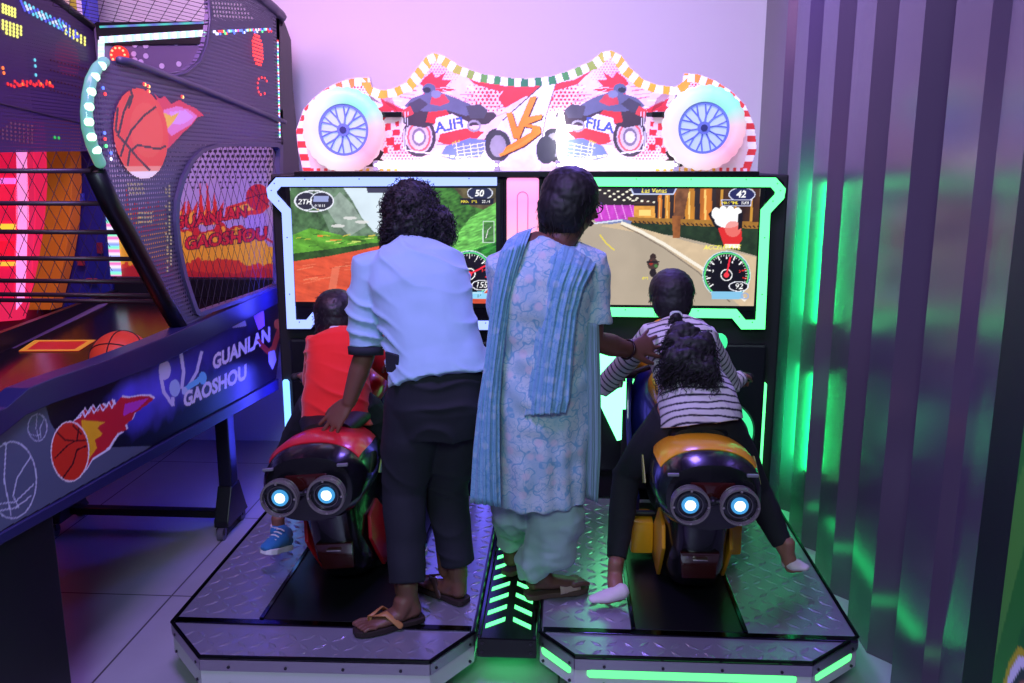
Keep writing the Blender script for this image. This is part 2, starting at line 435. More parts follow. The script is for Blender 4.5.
def platform(poly, label, mat_x, led):
    cx = sum(p[0] for p in poly) / len(poly)
    root = empty('bike_platform', (cx, 3.1, 0), label, 'platform', 'tread plate platforms under the ride-on motorcycles')
    z = .2
    MB().prism([(x, y, z - .028) for x, y in poly], (0, 0, .026)).build('deck', mat('tread_plate', (170, 164, 184), .30, .6, bump=.06, bscale=60), root)
    ybreak = poly[0][1] + .01
    xs = [p[0] for p in poly]; x0, x1 = min(xs), max(xs)
    tread([(x * .985 + cx * .015, y) for x, y in poly], z - .002, x0 + .03, x1 - .02, poly[1][1] + .03, 3.85, [(mat_x[0] - .01, mat_x[1] + .01, ybreak - .02, 4), (x0, x1, ybreak - .03, ybreak + .04)]).build('tread_pattern', MATS['tread_plate'], root)['kind'] = 'stuff'
    # black edge strips and the chrome joint strip
    n = len(poly); e = MB()
    for i in range(n):
        a = V((*poly[i], z)); b = V((*poly[(i + 1) % n], z)); e.tube([a, b], .007, 6, dome=False)
    e.build('edge_strip', mat('dark_edge_metal', (24, 24, 30), .2, .7), root)
    MB().box((x0 + .01, ybreak - .012, z - .004), (x1 - .01, ybreak + .02, z + .004), .002).build('joint_strip', mat('dark_chrome', (70, 66, 80), .12, 1), root)
    MB().box((mat_x[0], ybreak + .02, z - .004), (mat_x[1], 3.82, z + .005), .002).build('foot_mat', mat('black_mat', (16, 15, 20), .35), root)
    for sx in mat_x:
        MB().box((sx - .008, ybreak + .02, z - .004), (sx + .008, 3.82, z + .009), .002).build('mat_rail', mat('dark_chrome', (70, 66, 80), .12, 1), root)
    # front skirt, five sided with screws
    outer = [poly[-1]] + poly[:4] + ([poly[4]] if len(poly) > 5 else [])
    P = [poly[0], poly[1], poly[2], poly[3]]
    chain = [poly[-1]] + P + [poly[4]]
    for i, (a, b) in enumerate(zip(chain, chain[1:])):
        a3 = V((*a, 0)); b3 = V((*b, 0)); d = (b3 - a3); nn = V((d.y, -d.x, 0)).normalized()
        if i in (0, 4):
            q = MB().prism([a3 + V((0, 0, .095)), b3 + V((0, 0, .095)), b3 + V((0, 0, .172)), a3 + V((0, 0, .172))], -nn * .012)
            q.build('side_skirt', white_skirt, root); continue
        q = MB().prism([a3 + V((0, 0, .09)), b3 + V((0, 0, .09)), b3 + V((0, 0, .152)), a3 + V((0, 0, .152))], -nn * .014)
        sk = q.build('front_skirt', white_skirt, root)
        q = MB().prism([a3 + V((0, 0, .154)) + nn * .004, b3 + V((0, 0, .154)) + nn * .004, b3 + V((0, 0, .192)) + nn * .004, a3 + V((0, 0, .192)) + nn * .004], -nn * .02)
        q.build('skirt_rail', alu, root)
        L = d.length; k = max(2, int(L / .19) + 1)
        for j in range(k):
            t = (j + .5) / k if k > 2 else (.12 + .76 * j)
            for zz in (.105, .168): c = a3.lerp(b3, t) + V((0, 0, zz)); MB().disc_ring(c + nn * .001, nn, 0, .005, .006, 10).build('screw', mat('dark_screw', (70, 66, 72), .3, .8), root)
        if led:
            if i == 2: t0, t1 = .07, .92
            else: t0, t1 = .14, .82
            c0 = a3.lerp(b3, t0) + V((0, 0, .142)); c1 = a3.lerp(b3, t1) + V((0, 0, .142))
            MB().tube([c0, c1], .0165, 12, side=(0, 0, 1), sq=.45).build('green_light_bar', g_led2, root)
    if led:
        MB().box((x1 + .002, 2.80, .13), (x1 + .005, 3.80, .165)).build('side_green_strip', mat('low_green_light', (10, 40, 25), .4, em=(20, 255, 130), es=5), root)
    # casters
    for (x, y) in [(x0 + .2, poly[1][1] + .13), (x1 - .2, poly[1][1] + .13), (x0 + .1, 3.75), (x1 - .1, 3.75)]:
        c = MB(); c.box((x - .012, y - .03, .05), (x - .02, y + .03, .172)); c.box((x + .012, y - .03, .05), (x + .02, y + .03, .172)); c.box((x - .03, y - .035, .165), (x + .03, y + .035, .173))
        cb = c.build('caster', alu, root)
        sub('wheel', MB().cyl((x - .011, y, .027), (x + .011, y, .027), .027, 20).mesh('w'), rubber, cb)
        sub('levelling_foot', MB().cyl((x + .05, y, 0), (x + .05, y, .012), .025, 16).cyl((x + .05, y, .01), (x + .05, y, .173), .007, 8).mesh('lf'), chrome, cb)
    return root
polyL = [(-1.334, 2.655), (-1.15, 2.45), (-.41, 2.465), (-.288, 2.652), (-.288, 3.88), (-1.334, 3.88)]
polyR = [(-.065, 2.665), (.051, 2.525), (.80, 2.53), (.995, 2.70), (.995, 3.88), (-.065, 3.88)]
platform(polyL, 'white-skirted tread plate platform on the left, under the red motorcycle', (-1.03, -.56), False)
platform(polyR, 'tread plate platform on the right with green light bars in its front skirt', (.25, .625), True)

# centre walkway with lit chevrons
cw = empty('chevron_walkway', (-.176, 3.2, 0), 'black centre walkway between the two platforms with lit green chevrons', 'walkway')
MB().box((-.276, 2.64, .115), (-.077, 3.88, .185), .004).build('walkway_body', black, cw)
for x in (-.270, -.083): MB().box((x - .006, 2.645, .18), (x + .006, 3.88, .196), .002).build('edge_rail', mat('dark_chrome', (70, 66, 80), .12, 1), cw)
for k in range(13):
    y = 2.70 + k * .088
    for sgn in (-1, 1):
        xa, xb = -.176 + sgn * .014, -.176 + sgn * .078
        MB().prism([(xa, y + .055, .1855), (xa, y + .082, .1855), (xb, y + .030, .1855), (xb, y + .003, .1855)], (0, 0, .0015)).build('chevron_light', g_led, cw)
for x in (-.26, -.095):
    for z in (.135, .168): MB().disc_ring((x, 2.641, z), (0, -1, 0), 0, .005, .004, 10).build('screw', MATS['dark_screw'], cw)
MB().tube([(-.25, 2.75, .10), (-.10, 2.75, .10)], .009, 8).build('underglow_light', mat('underglow_green', (10, 40, 20), .4, em=(60, 255, 130), es=14), cw)

# cabinet with screens
RM = empty('racing_cabinet', (-.18, 4.3, 0), 'black double-screen motorcycle racing arcade cabinet with lit bezels', 'arcade machine')
YB = 3.95
MB().box((-1.36, 4.0, .04), (1.0, 4.55, 1.70), .01).build('cabinet_body', blackm, RM)
def bez(side):
    pts = [(270, 178), (262, 178)]
# bezel plates with chamfered outline (front plate in front of the body)
def mirror(p): return (1052 - p[0], p[1])
outL = [(512, 174.5), (276, 175.5), (268, 182), (266, 196), (281, 214), (286, 329), (313, 329), (322, 318), (459, 315), (469, 330), (512, 330)]
for sgn, nm in ((0, 'left'), (1, 'right')):
    P = [PY(*(p if not sgn else mirror(p)), YB) for p in outL]
    MB().prism(P, (0, .05, 0), .003).build('screen_surround', black, RM)
    strip = [(497, 181), (279, 182), (272, 190), (273, 196), (287, 211), (292, 324), (309, 324), (318, 313), (463, 311), (473, 325), (499, 325)]
    if sgn: strip = [(526 + 526 - x, y + .3) for x, y in strip]
    w_ = .0205
    pts = [PY(x, y, YB) for x, y in strip]
    up_, low = pts, pts
    # mitred ribbon
    L_, R_ = [], []
    for i, p in enumerate(pts):
        d0 = (pts[i] - pts[i - 1]).normalized() if i else (pts[1] - pts[0]).normalized()
        d1 = (pts[i + 1] - pts[i]).normalized() if i < len(pts) - 1 else d0
        n0 = V((-d0.z, 0, d0.x)); n1 = V((-d1.z, 0, d1.x)); n = (n0 + n1).normalized(); k = w_ / max(.5, n.dot(n0))
        L_.append(p + n * k); R_.append(p - n * k)
    mb = MB(); rr = []
    for a, b in zip(L_, R_):
        rr.append([V((a.x, YB - .001, a.z)), V((a.x, YB - .014, a.z)), V((b.x, YB - .014, b.z)), V((b.x, YB - .001, b.z))])
    mb.rings(rr).build('bezel_light', g_led if sgn else b_led, RM, label='mint green light strip around the right screen' if sgn else 'blue-white light strip around the left screen')
    # screws along the strip
    for a, b in zip(pts, pts[1:]):
        k = max(1, int((b - a).length / .22))
        for j in range(k): MB().disc_ring(a.lerp(b, (j + .5) / k) + V((0, -.0142, .012)), (0, -1, 0), 0, .003, .002, 8).build('strip_screw', MATS['dark_screw'], RM)
    # side bars of light low on the cabinet
    a, b = (((285, 383), (291, 437)) if not sgn else ((764, 386), (761, 460)))
    a = PY(*a, 3.97); b = PY(*b, 3.97)
    MB().tube([V((a.x, 3.985, a.z)), V((a.x, 3.985, .28))], .017, 10, side=(1, 0, 0), sq=.6).build('side_light_bar', g_led if sgn else mat('pale_blue_light', (20, 20, 40), .4, em=(110, 170, 255), es=2.6), RM)

# ---- screens
def screen(px0, px1, right):
    a0 = PY(px0, 240, YB - .006).x; a1 = PY(px1, 240, YB - .006).x
    z0 = PY(400, 302.5, YB).z; z1 = PY(400, 188, YB).z
    MB().box((a0 - .022, YB - .004, z0 - .022), (a1 + .022, YB + .03, z1 + .022), .002).build('monitor_frame', mat('monitor_black', (8, 8, 10), .3), RM)
    return Art('Y', YB - .006, a0, a1, z0, z1, .0029)
def outlined(A, t, x, y, size, c, oc=(20, 20, 30), o=.03, **k):
    A.text(t, x, y, size, oc, offset=o, **k); A.text(t, x, y, size, c, **k)
def dial(A, cx, cy, r, val, needle, digits):
    A.ell(cx, cy, r + 2.2, r + 2.2, (205, 235, 225)); A.ell(cx, cy, r + 1.3, r + 1.3, (38, 60, 150)); A.ell(cx, cy, r + .6, r + .6, (90, 220, 120)); A.ell(cx, cy, r - .8, r - .8, (8, 8, 14))
    for k in range(11):
        t = math.radians(215 - k * 25); c = (235, 50, 40) if k > 7 else (245, 245, 245)
        A.line([(cx + (r - 5.5) * math.cos(t), cy - (r - 5.5) * math.sin(t)), (cx + (r - 1.5) * math.cos(t), cy - (r - 1.5) * math.sin(t))], 1.1, c)
        if k % 2 == 0: A.text(str(k // 2 + 1), cx + (r - 8) * math.cos(t), cy - (r - 8) * math.sin(t), 4, c)
    for k in range(33):
        t = math.radians(215 - k * 25 / 3.2); A.line([(cx + (r - 3) * math.cos(t), cy - (r - 3) * math.sin(t)), (cx + (r - 1.5) * math.cos(t), cy - (r - 1.5) * math.sin(t))], .5, (220, 220, 220))
    A.ell(cx, cy, 6, 6, (240, 240, 240)); A.ell(cx, cy, 5, 5, (10, 10, 16))
    t = math.radians(needle); A.line([(cx, cy), (cx + (r - 4) * math.cos(t), cy - (r - 4) * math.sin(t))], 1.7, (240, 40, 60)); A.ell(cx, cy, 2.6, 2.6, (250, 60, 70))
    A.ell(cx + r * .55, cy + r * .52, 10, 5.2, (235, 235, 245)); A.ell(cx + r * .55, cy + r * .52, 9, 4.4, (10, 10, 20))
    A.text(digits, cx + r * .55, cy + r * .52, 8.2, (250, 250, 250), shear=.2)
    A.poly([(cx - 14, cy + r * .82), (cx + 14, cy + r * .82), (cx + 15, cy + r), (cx - 15, cy + r)], (120, 190, 225)); A.line([(cx - 12, cy + r * .9), (cx + 12, cy + r * .9)], 1.5, (225, 240, 250))
# left game: red track through jungle
A = screen(292.5, 496, False)
n1 = A.noise(14, 1, seed=1); n2 = A.noise(45, 1, seed=2); n3 = A.noise(9, 1, 5, seed=3, ang=-.25); n4 = A.noise(40, 1, 4, seed=5, ang=.35)
def shade(r, base, amp, n): 
    c = np.clip(lin(np.array(base) / 255.)[None, :] * (1 + amp * n[r][:, None]), 0, 1); A.c[r] = c
full = np.ones(A.A.shape, bool)
shade(full, (206, 222, 232), .12, n1)
R = A.region(A.pxpoly([(290, 186), (342, 186), (352, 200), (362, 218), (374, 232), (400, 236), (400, 262), (290, 275)])); shade(R, (96, 122, 98), .75, n2 + .5 * n1)
R = A.region(A.pxpoly([(290, 186), (305, 186), (322, 214), (330, 232), (290, 240)])); shade(R, (70, 104, 66), .8, n2)
R = A.region(A.pxpoly([(325, 206), (340, 192), (352, 204), (366, 226), (350, 236), (335, 222)])); shade(R, (140, 158, 146), .35, n2)
for x, y in ((350, 218), (362, 222), (338, 226)): A.ell(x, y, 7, 1.6, (222, 222, 220), .8)
R = A.region(A.pxpoly([(430, 186), (500, 186), (500, 305), (455, 305), (430, 262), (420, 240)])); shade(R, (62, 120, 44), .9, n2 + .6 * n4)
R = A.region(A.pxpoly([(452, 186), (500, 186), (500, 214), (470, 206)])); shade(R, (92, 84, 52), .8, n2)
R = A.region(A.pxpoly([(445, 250), (470, 218), (500, 200), (500, 250), (470, 262)])); shade(R, (108, 190, 84), .8, n4)
R = A.region(A.pxpoly([(440, 262), (500, 240), (500, 270), (450, 290)])); shade(R, (44, 130, 40), 1.0, n4)
R = A.region(A.pxpoly([(290, 236), (310, 228), (345, 236), (375, 236), (420, 240), (430, 262), (372, 264), (290, 274)])); shade(R, (86, 148, 44), .95, n3 + .5 * n2)
for k in range(26):
    x = 296 + k * 4.3; y = 238 + random.uniform(-4, 9); A.line([(x, y), (x + random.uniform(4, 12), y - random.uniform(-1, 2))], random.uniform(.6, 1.5), random.choice([(216, 196, 60), (240, 120, 50), (210, 230, 110), (30, 60, 24)]), .8)
R = A.region(A.pxpoly([(290, 258), (330, 252), (370, 246), (420, 240), (470, 264), (500, 305), (290, 306)])); shade(R, (216, 84, 52), .4, n3 + .35 * n2)
R = A.region(A.pxpoly([(290, 254), (330, 249), (370, 243), (400, 241), (370, 248), (330, 256), (290, 262)])); shade(R, (44, 76, 30), .7, n2)
for k in range(24):
    x = random.uniform(294, 392); y = random.uniform(262, 300); A.line([(x, y), (x + random.uniform(8, 24), y - random.uniform(1, 4))], random.uniform(.5, 1.2), random.choice([(240, 120, 84), (170, 52, 30), (236, 150, 110)]), .55)
A.poly([(332, 268), (340, 266), (336, 290), (328, 292)], (230, 130, 100), .5)
A.poly([(366, 187), (400, 187), (398, 193), (368, 193)], (60, 62, 84))
# HUD
for (cx, rx) in ((306, 11), (322, 12)):
    A.ell(cx, 201, rx, 9.5, (220, 226, 240)); A.ell(cx, 201, rx - 1, 8.6, (42, 44, 60))
A.ell(314, 201, 20, 11, (230, 232, 245), hole=1.1)
A.text('2TH', 304.5, 202, 7.4, (245, 245, 250), shear=.25, offset=.02); A.poly([(314, 196), (329, 196), (328, 202), (313, 202)], (150, 160, 210)); A.text('0:38:11', 320, 206, 3.6, (230, 230, 240)); A.text('LAP', 318, 209.6, 2.6, (240, 200, 60))
A.ell(480, 193, 13, 7, (215, 220, 235)); A.ell(480, 193, 12, 6.2, (34, 42, 74)); A.text('50', 479, 193.5, 9, (250, 250, 250), shear=.2, offset=.025)
A.poly([(460, 198.5), (494, 198.5), (493, 204.5), (461, 204.5)], (16, 20, 36)); A.text('MAX TIME', 469, 201.6, 3.6, (240, 220, 60)); A.text('22:74', 486, 201.6, 3.6, (240, 240, 240))
A.line([(483, 221.5), (494, 221.5), (494, 242.5), (483, 242.5), (483, 221.5)], .8, (200, 220, 210)); A.poly([(483.5, 222), (493.5, 222), (493.5, 242), (483.5, 242)], (20, 30, 20), .6); A.line([(486, 238), (488, 230), (491, 227)], .7, (230, 230, 230))
dial(A, 469.5, 274, 21.5, 0, 27, '155')
A.poly([(455, 293), (494, 293), (493, 299), (452, 299)], (140, 206, 240)); A.text('JP', 479, 296, 4.5, (30, 60, 80))
scr_m = attr_mat('screen_picture', 1.15, .25, base=False, sample=False)
A.build('screen_picture', scr_m, RM, label='racing game view of a red dirt track through jungle')
# right game: city road past a lit colonnade
A = screen(556, 757.5, True)
n1 = A.noise(10, 1, seed=11); n2 = A.noise(40, 1, seed=12); n3 = A.noise(30, 1, .2, seed=13)
shade(np.ones(A.A.shape, bool), (176, 162, 142), .10, n1)
R = A.region(A.pxpoly([(550, 184), (760, 184), (760, 232), (640, 226), (626, 219), (550, 222)])); shade(R, (44, 36, 34), .5, n1)
R = A.region(A.pxpoly([(600, 205), (634, 205), (634, 220), (596, 222), (590, 214)])); shade(R, (196, 66, 196), .35, n2)
for k in range(5): A.line([(598 + 8 * k, 205), (602 + 8 * k, 219)], .9, (250, 170, 250), .7)
R = A.region(A.pxpoly([(634, 206), (655, 206), (655, 221), (634, 221)])); shade(R, (214, 150, 60), .5, n2)
A.poly([(639, 210), (651, 210), (651, 216), (639, 216)], (250, 214, 120)); A.poly([(632, 204), (657, 204), (645, 199)], (70, 50, 40))
for k, (x, wd) in enumerate(((658, 5), (665, 6), (674, 8), (685, 12), (700, 15))):
    R = A.region(A.pxpoly([(x, 196 - k * 2.6), (x + wd * .8, 193 - k * 2.6), (x + wd * .8, 226), (x, 224)])); shade(R, (214, 140, 44) if k % 2 else (196, 112, 36), .6, n3)
    A.line([(x + wd * .35, 198 - 2 * k), (x + wd * .35, 224)], wd * .14, (255, 214, 120), .8)
R = A.region(A.pxpoly([(676, 186), (690, 186), (682, 226), (673, 226)])); shade(R, (122, 78, 48), .6, n2)
R = A.region(A.pxpoly([(716, 184), (760, 184), (760, 228), (716, 228)])); shade(R, (70, 44, 26), .8, n3 + n2 * .4)
for x in (722, 736, 752): A.line([(x, 190), (x - 1, 226)], 2.4, (232, 168, 60), .7)
for k in range(16):
    x = 600 + (k % 4) * 9 + (k // 4) * 5; y = 190 + (k // 4) * 3.2 + (k % 4) * .6
    A.ell(x, y, 1.5, .8, (250, 246, 220))
for k in range(10): A.ell(630 + (k % 5) * 6, 190 + (k // 5) * 5 + k * .8, 1.3, .8, (244, 238, 214))
R = A.region(A.pxpoly([(628, 221), (760, 229), (760, 257), (735, 250), (676, 236), (640, 232)])); shade(R, (34, 54, 30), .6, n2)
R = A.region(A.pxpoly([(628, 217), (760, 222), (760, 229), (628, 222.5)])); shade(R, (160, 112, 40), .3, n2)
for k in range(30): A.line([(630 + 4.4 * k, 221 + .18 * k), (632 + 4.4 * k, 222.6 + .18 * k)], 1.3, (40, 24, 20))
A.poly([(594, 222), (622, 219), (632, 221), (630, 225), (610, 224)], (116, 130, 176)); A.line([(590, 224), (622, 220)], 1.4, (214, 220, 240))
R = A.region(A.pxpoly([(600, 226), (624, 222), (640, 228), (690, 242), (760, 258), (760, 306), (740, 306), (700, 272), (664, 246), (640, 233)])); shade(R, (206, 182, 148), .12, n2)
A.line([(622, 223), (640, 231), (664, 244), (700, 267), (745, 300)], 3.2, (238, 230, 214)); A.line([(621, 225), (640, 234), (664, 248), (698, 272), (730, 302)], 1, (120, 106, 92))
A.line([(600, 235), (606, 243), (614, 250)], 1.4, (226, 206, 70))
R = A.region(A.pxpoly([(672, 216), (681, 216), (680, 238), (673, 238)])); shade(R, (150, 90, 44), .5, n2)
# rider ahead
A.ell(653, 257, 3.2, 3.4, (54, 40, 34)); A.ell(653, 264, 5.6, 6, (70, 52, 44)); A.ell(653, 273, 3.4, 4.4, (34, 28, 30)); A.ell(651, 263, 2, 2.4, (150, 46, 30)); A.ell(656, 266, 1.8, 1.8, (70, 120, 60)); A.line([(647, 262), (659, 262)], 1.4, (30, 26, 26)); A.text('BIG', 645, 278.5, 4, (240, 226, 40), shear=.2)
# HUD
A.poly([(629, 186.5), (678, 186.5), (674, 194.5), (633, 194.5)], (196, 206, 240)); A.poly([(631, 187.3), (676, 187.3), (673, 193.7), (634, 193.7)], (36, 42, 84)); A.text('Las Venas', 654, 190.8, 6.4, (248, 230, 90), shear=.15, offset=.01)
A.ell(742, 194.5, 13.5, 7.2, (214, 218, 240)); A.ell(742, 194.5, 12.5, 6.4, (36, 40, 90)); A.text('42', 741, 194.5, 9.6, (250, 250, 250), shear=.2, offset=.025)
A.poly([(721, 199.5), (752, 199.5), (751, 206), (722, 206)], (206, 208, 236)); A.poly([(722, 200.2), (751, 200.2), (750, 205.4), (723, 205.4)], (30, 30, 70)); A.text('MAX TIME', 730, 203, 3.4, (240, 220, 60)); A.text('22:88', 745, 203, 3.4, (240, 240, 240))
# gloved fist icon
A.poly([(708, 214), (713, 209), (722, 211), (726, 224), (720, 232), (714, 226)], (22, 20, 26)); A.poly([(718, 228), (741, 222), (742, 240), (736, 248), (724, 246)], (216, 44, 40))
for k in range(4): A.ell(716 + 7.2 * k, 213.5 - (1.5 if k in (1, 2) else 0), 4.4, 6, (250, 248, 248))
A.ell(728, 220, 13.5, 8, (246, 244, 246)); A.ell(733, 229, 8, 8, (232, 120, 110), .8); A.poly([(725, 244), (740, 244), (740, 248), (725, 248)], (250, 240, 240)); A.poly([(738, 214), (743, 212), (742, 228), (738, 230)], (20, 18, 22))
A.text('ACCELERATE', 722, 247.5, 6.2, (250, 240, 90), shear=.2, slope=-.01, offset=.01)
dial(A, 726.5, 275, 22, 0, 78, '92')
A.poly([(711, 291.5), (742, 291.5), (744, 299), (712, 299)], (130, 190, 224)); A.ell(745, 296, 4, 3.4, (150, 170, 210), hole=1.2)
A.build('screen_picture', scr_m, RM, label='racing game view of a city road past a lit colonnade')

# green strips on the cabinet side facing the corrugated wall
for za, zb in ((1.0, 1.66), (.25, .74)):
    MB().box((.998, 4.16, za), (1.0015, 4.22, zb)).build('side_light_strip', mat('side_green_light', (10, 40, 25), .4, em=(20, 255, 130), es=60), RM)
    MB().box((-1.3615, 4.14, za), (-1.358, 4.22, zb)).build('side_light_strip', mat('side_blue_light', (10, 20, 60), .4, em=(66, 70, 255), es=40), RM)
# lit centre column
cm = bpy.data.materials.new('column_light'); cm.use_nodes = True; nt = cm.node_tree; b = nt.nodes['Principled BSDF']
tc = nt.nodes.new('ShaderNodeTexCoord'); sp = nt.nodes.new('ShaderNodeSeparateXYZ'); cr = nt.nodes.new('ShaderNodeValToRGB'); mr = nt.nodes.new('ShaderNodeMapRange')
nt.links.new(tc.outputs['Object'], sp.inputs[0]); nt.links.new(sp.outputs[2], mr.inputs[0]); mr.inputs[1].default_value = 1.1; mr.inputs[2].default_value = 1.7
e = cr.color_ramp.elements; e[0].position = 0; e[0].color = L3(90, 240, 120); e[1].position = 1; e[1].color = L3(255, 150, 214)
x = e.new(.36); x.color = L3(200, 240, 120); x = e.new(.55); x.color = L3(255, 150, 160); x = e.new(.8); x.color = L3(255, 120, 180)
nt.links.new(mr.outputs[0], cr.inputs[0]); nt.links.new(cr.outputs[0], b.inputs['Emission Color']); b.inputs['Emission Strength'].default_value = 1.25; b.inputs['Base Color'].default_value = (.3, .3, .3, 1)
xa = PY(506, 178, YB).x; xb = PY(540, 178, YB).x; xm = (xa + xb) / 2
MB().box((xa - .012, YB - .01, .9), (xb + .012, YB + .05, 1.70), .004).build('column_frame', black, RM)
MB().box((xa + .004, YB - .03, 1.0), (xb - .004, YB - .005, 1.685), .012).build('column_light', cm, RM)
MB().ring_holes([V((xm + math.cos(t) * .026, YB - .031, (1.60 if math.sin(t) >= 0 else 1.34) + math.sin(t) * .026)) for t in np.linspace(0, 2 * math.pi, 25)[:-1]],
                [V((xm + math.cos(t) * .022, YB - .031, (1.60 if math.sin(t) >= 0 else 1.34) + math.sin(t) * .022)) for t in np.linspace(0, 2 * math.pi, 25)[:-1]], (0, -.003, 0)).build('column_slot', mat('pink_plastic', (236, 130, 170), .4), RM)

# lower cabinet front: knee panels, coin boxes, glowing triangles
for cx_, nm in ((-.80, 0), (.44, 1)):
    MB().box((cx_ - .50, 3.965, .30), (cx_ + .50, 4.005, .93), .012).build('knee_panel', mat('cabinet_dark', (15, 15, 20), .32), RM)
    MB().box((cx_ - .16, 3.94, .22), (cx_ + .16, 3.98, .62), .01).build('coin_box', blackm, RM)
for pts in ([(588, 352), (652, 352), (646, 398), (631, 436), (617, 440), (596, 396)], [(462, 352), (404, 352), (410, 398), (424, 436), (436, 440), (458, 396)], [(474, 356), (492, 350), (490, 470), (478, 500)]):
    P = [PY(x, y, 3.955) for x, y in pts]
    gl = mat('mint_panel_light', (30, 60, 50), .4, em=(100, 255, 150), es=5) if pts[0][0] > 500 else mat('violet_panel_light', (30, 30, 60), .4, em=(110, 104, 255), es=3.2)
    MB().prism(P, (0, -.012, 0)).build('glowing_panel', gl, RM)
# ================================================================== MARQUEE on the racing cabinet
MQ = PY(400, 170, 4.0)
mk = RM
YM = 4.0
outT = [(303.5, 173.7), (298, 150), (296, 130), (303.5, 109), (313, 98.5), (326, 88), (339, 82), (352, 78), (369.4, 77), (372, 86.7), (381, 90), (392, 88.5), (405, 82.7), (415.5, 69.5), (426, 56), (434, 52.4), (444.5, 55.6), (460, 65.6), (481.5, 73.5), (508, 77.5), (526, 78.5),
        (551, 76), (571, 69.6), (590.6, 61), (601, 52), (612, 50), (622, 55.5), (630, 67), (644, 79.6), (658.6, 85), (675.6, 86.6), (682, 82), (684, 73), (698, 74), (715, 80), (732, 91), (746, 105), (755, 126), (757, 149), (750, 171.6)]
P = [PY(x, y, YM + .004) for x, y in outT]
MB().prism(P, (0, .02, 0)).build('marquee_board', mat('marquee_board', (214, 200, 206), .5), mk)
a0 = PY(294, 100, YM).x; a1 = PY(759, 100, YM).x; z0 = PY(400, 174, YM).z; z1 = PY(400, 49, YM).z
A = Art('Y', YM, a0, a1, z0, z1, .0034)
A.m = A.region(A.pxpoly(outT))
A.c[:] = lin(np.array([238, 206, 222]) / 255)
n1 = A.noise(10, 1, seed=21); n2 = A.noise(30, 1, seed=22)
RED = (222, 34, 56)
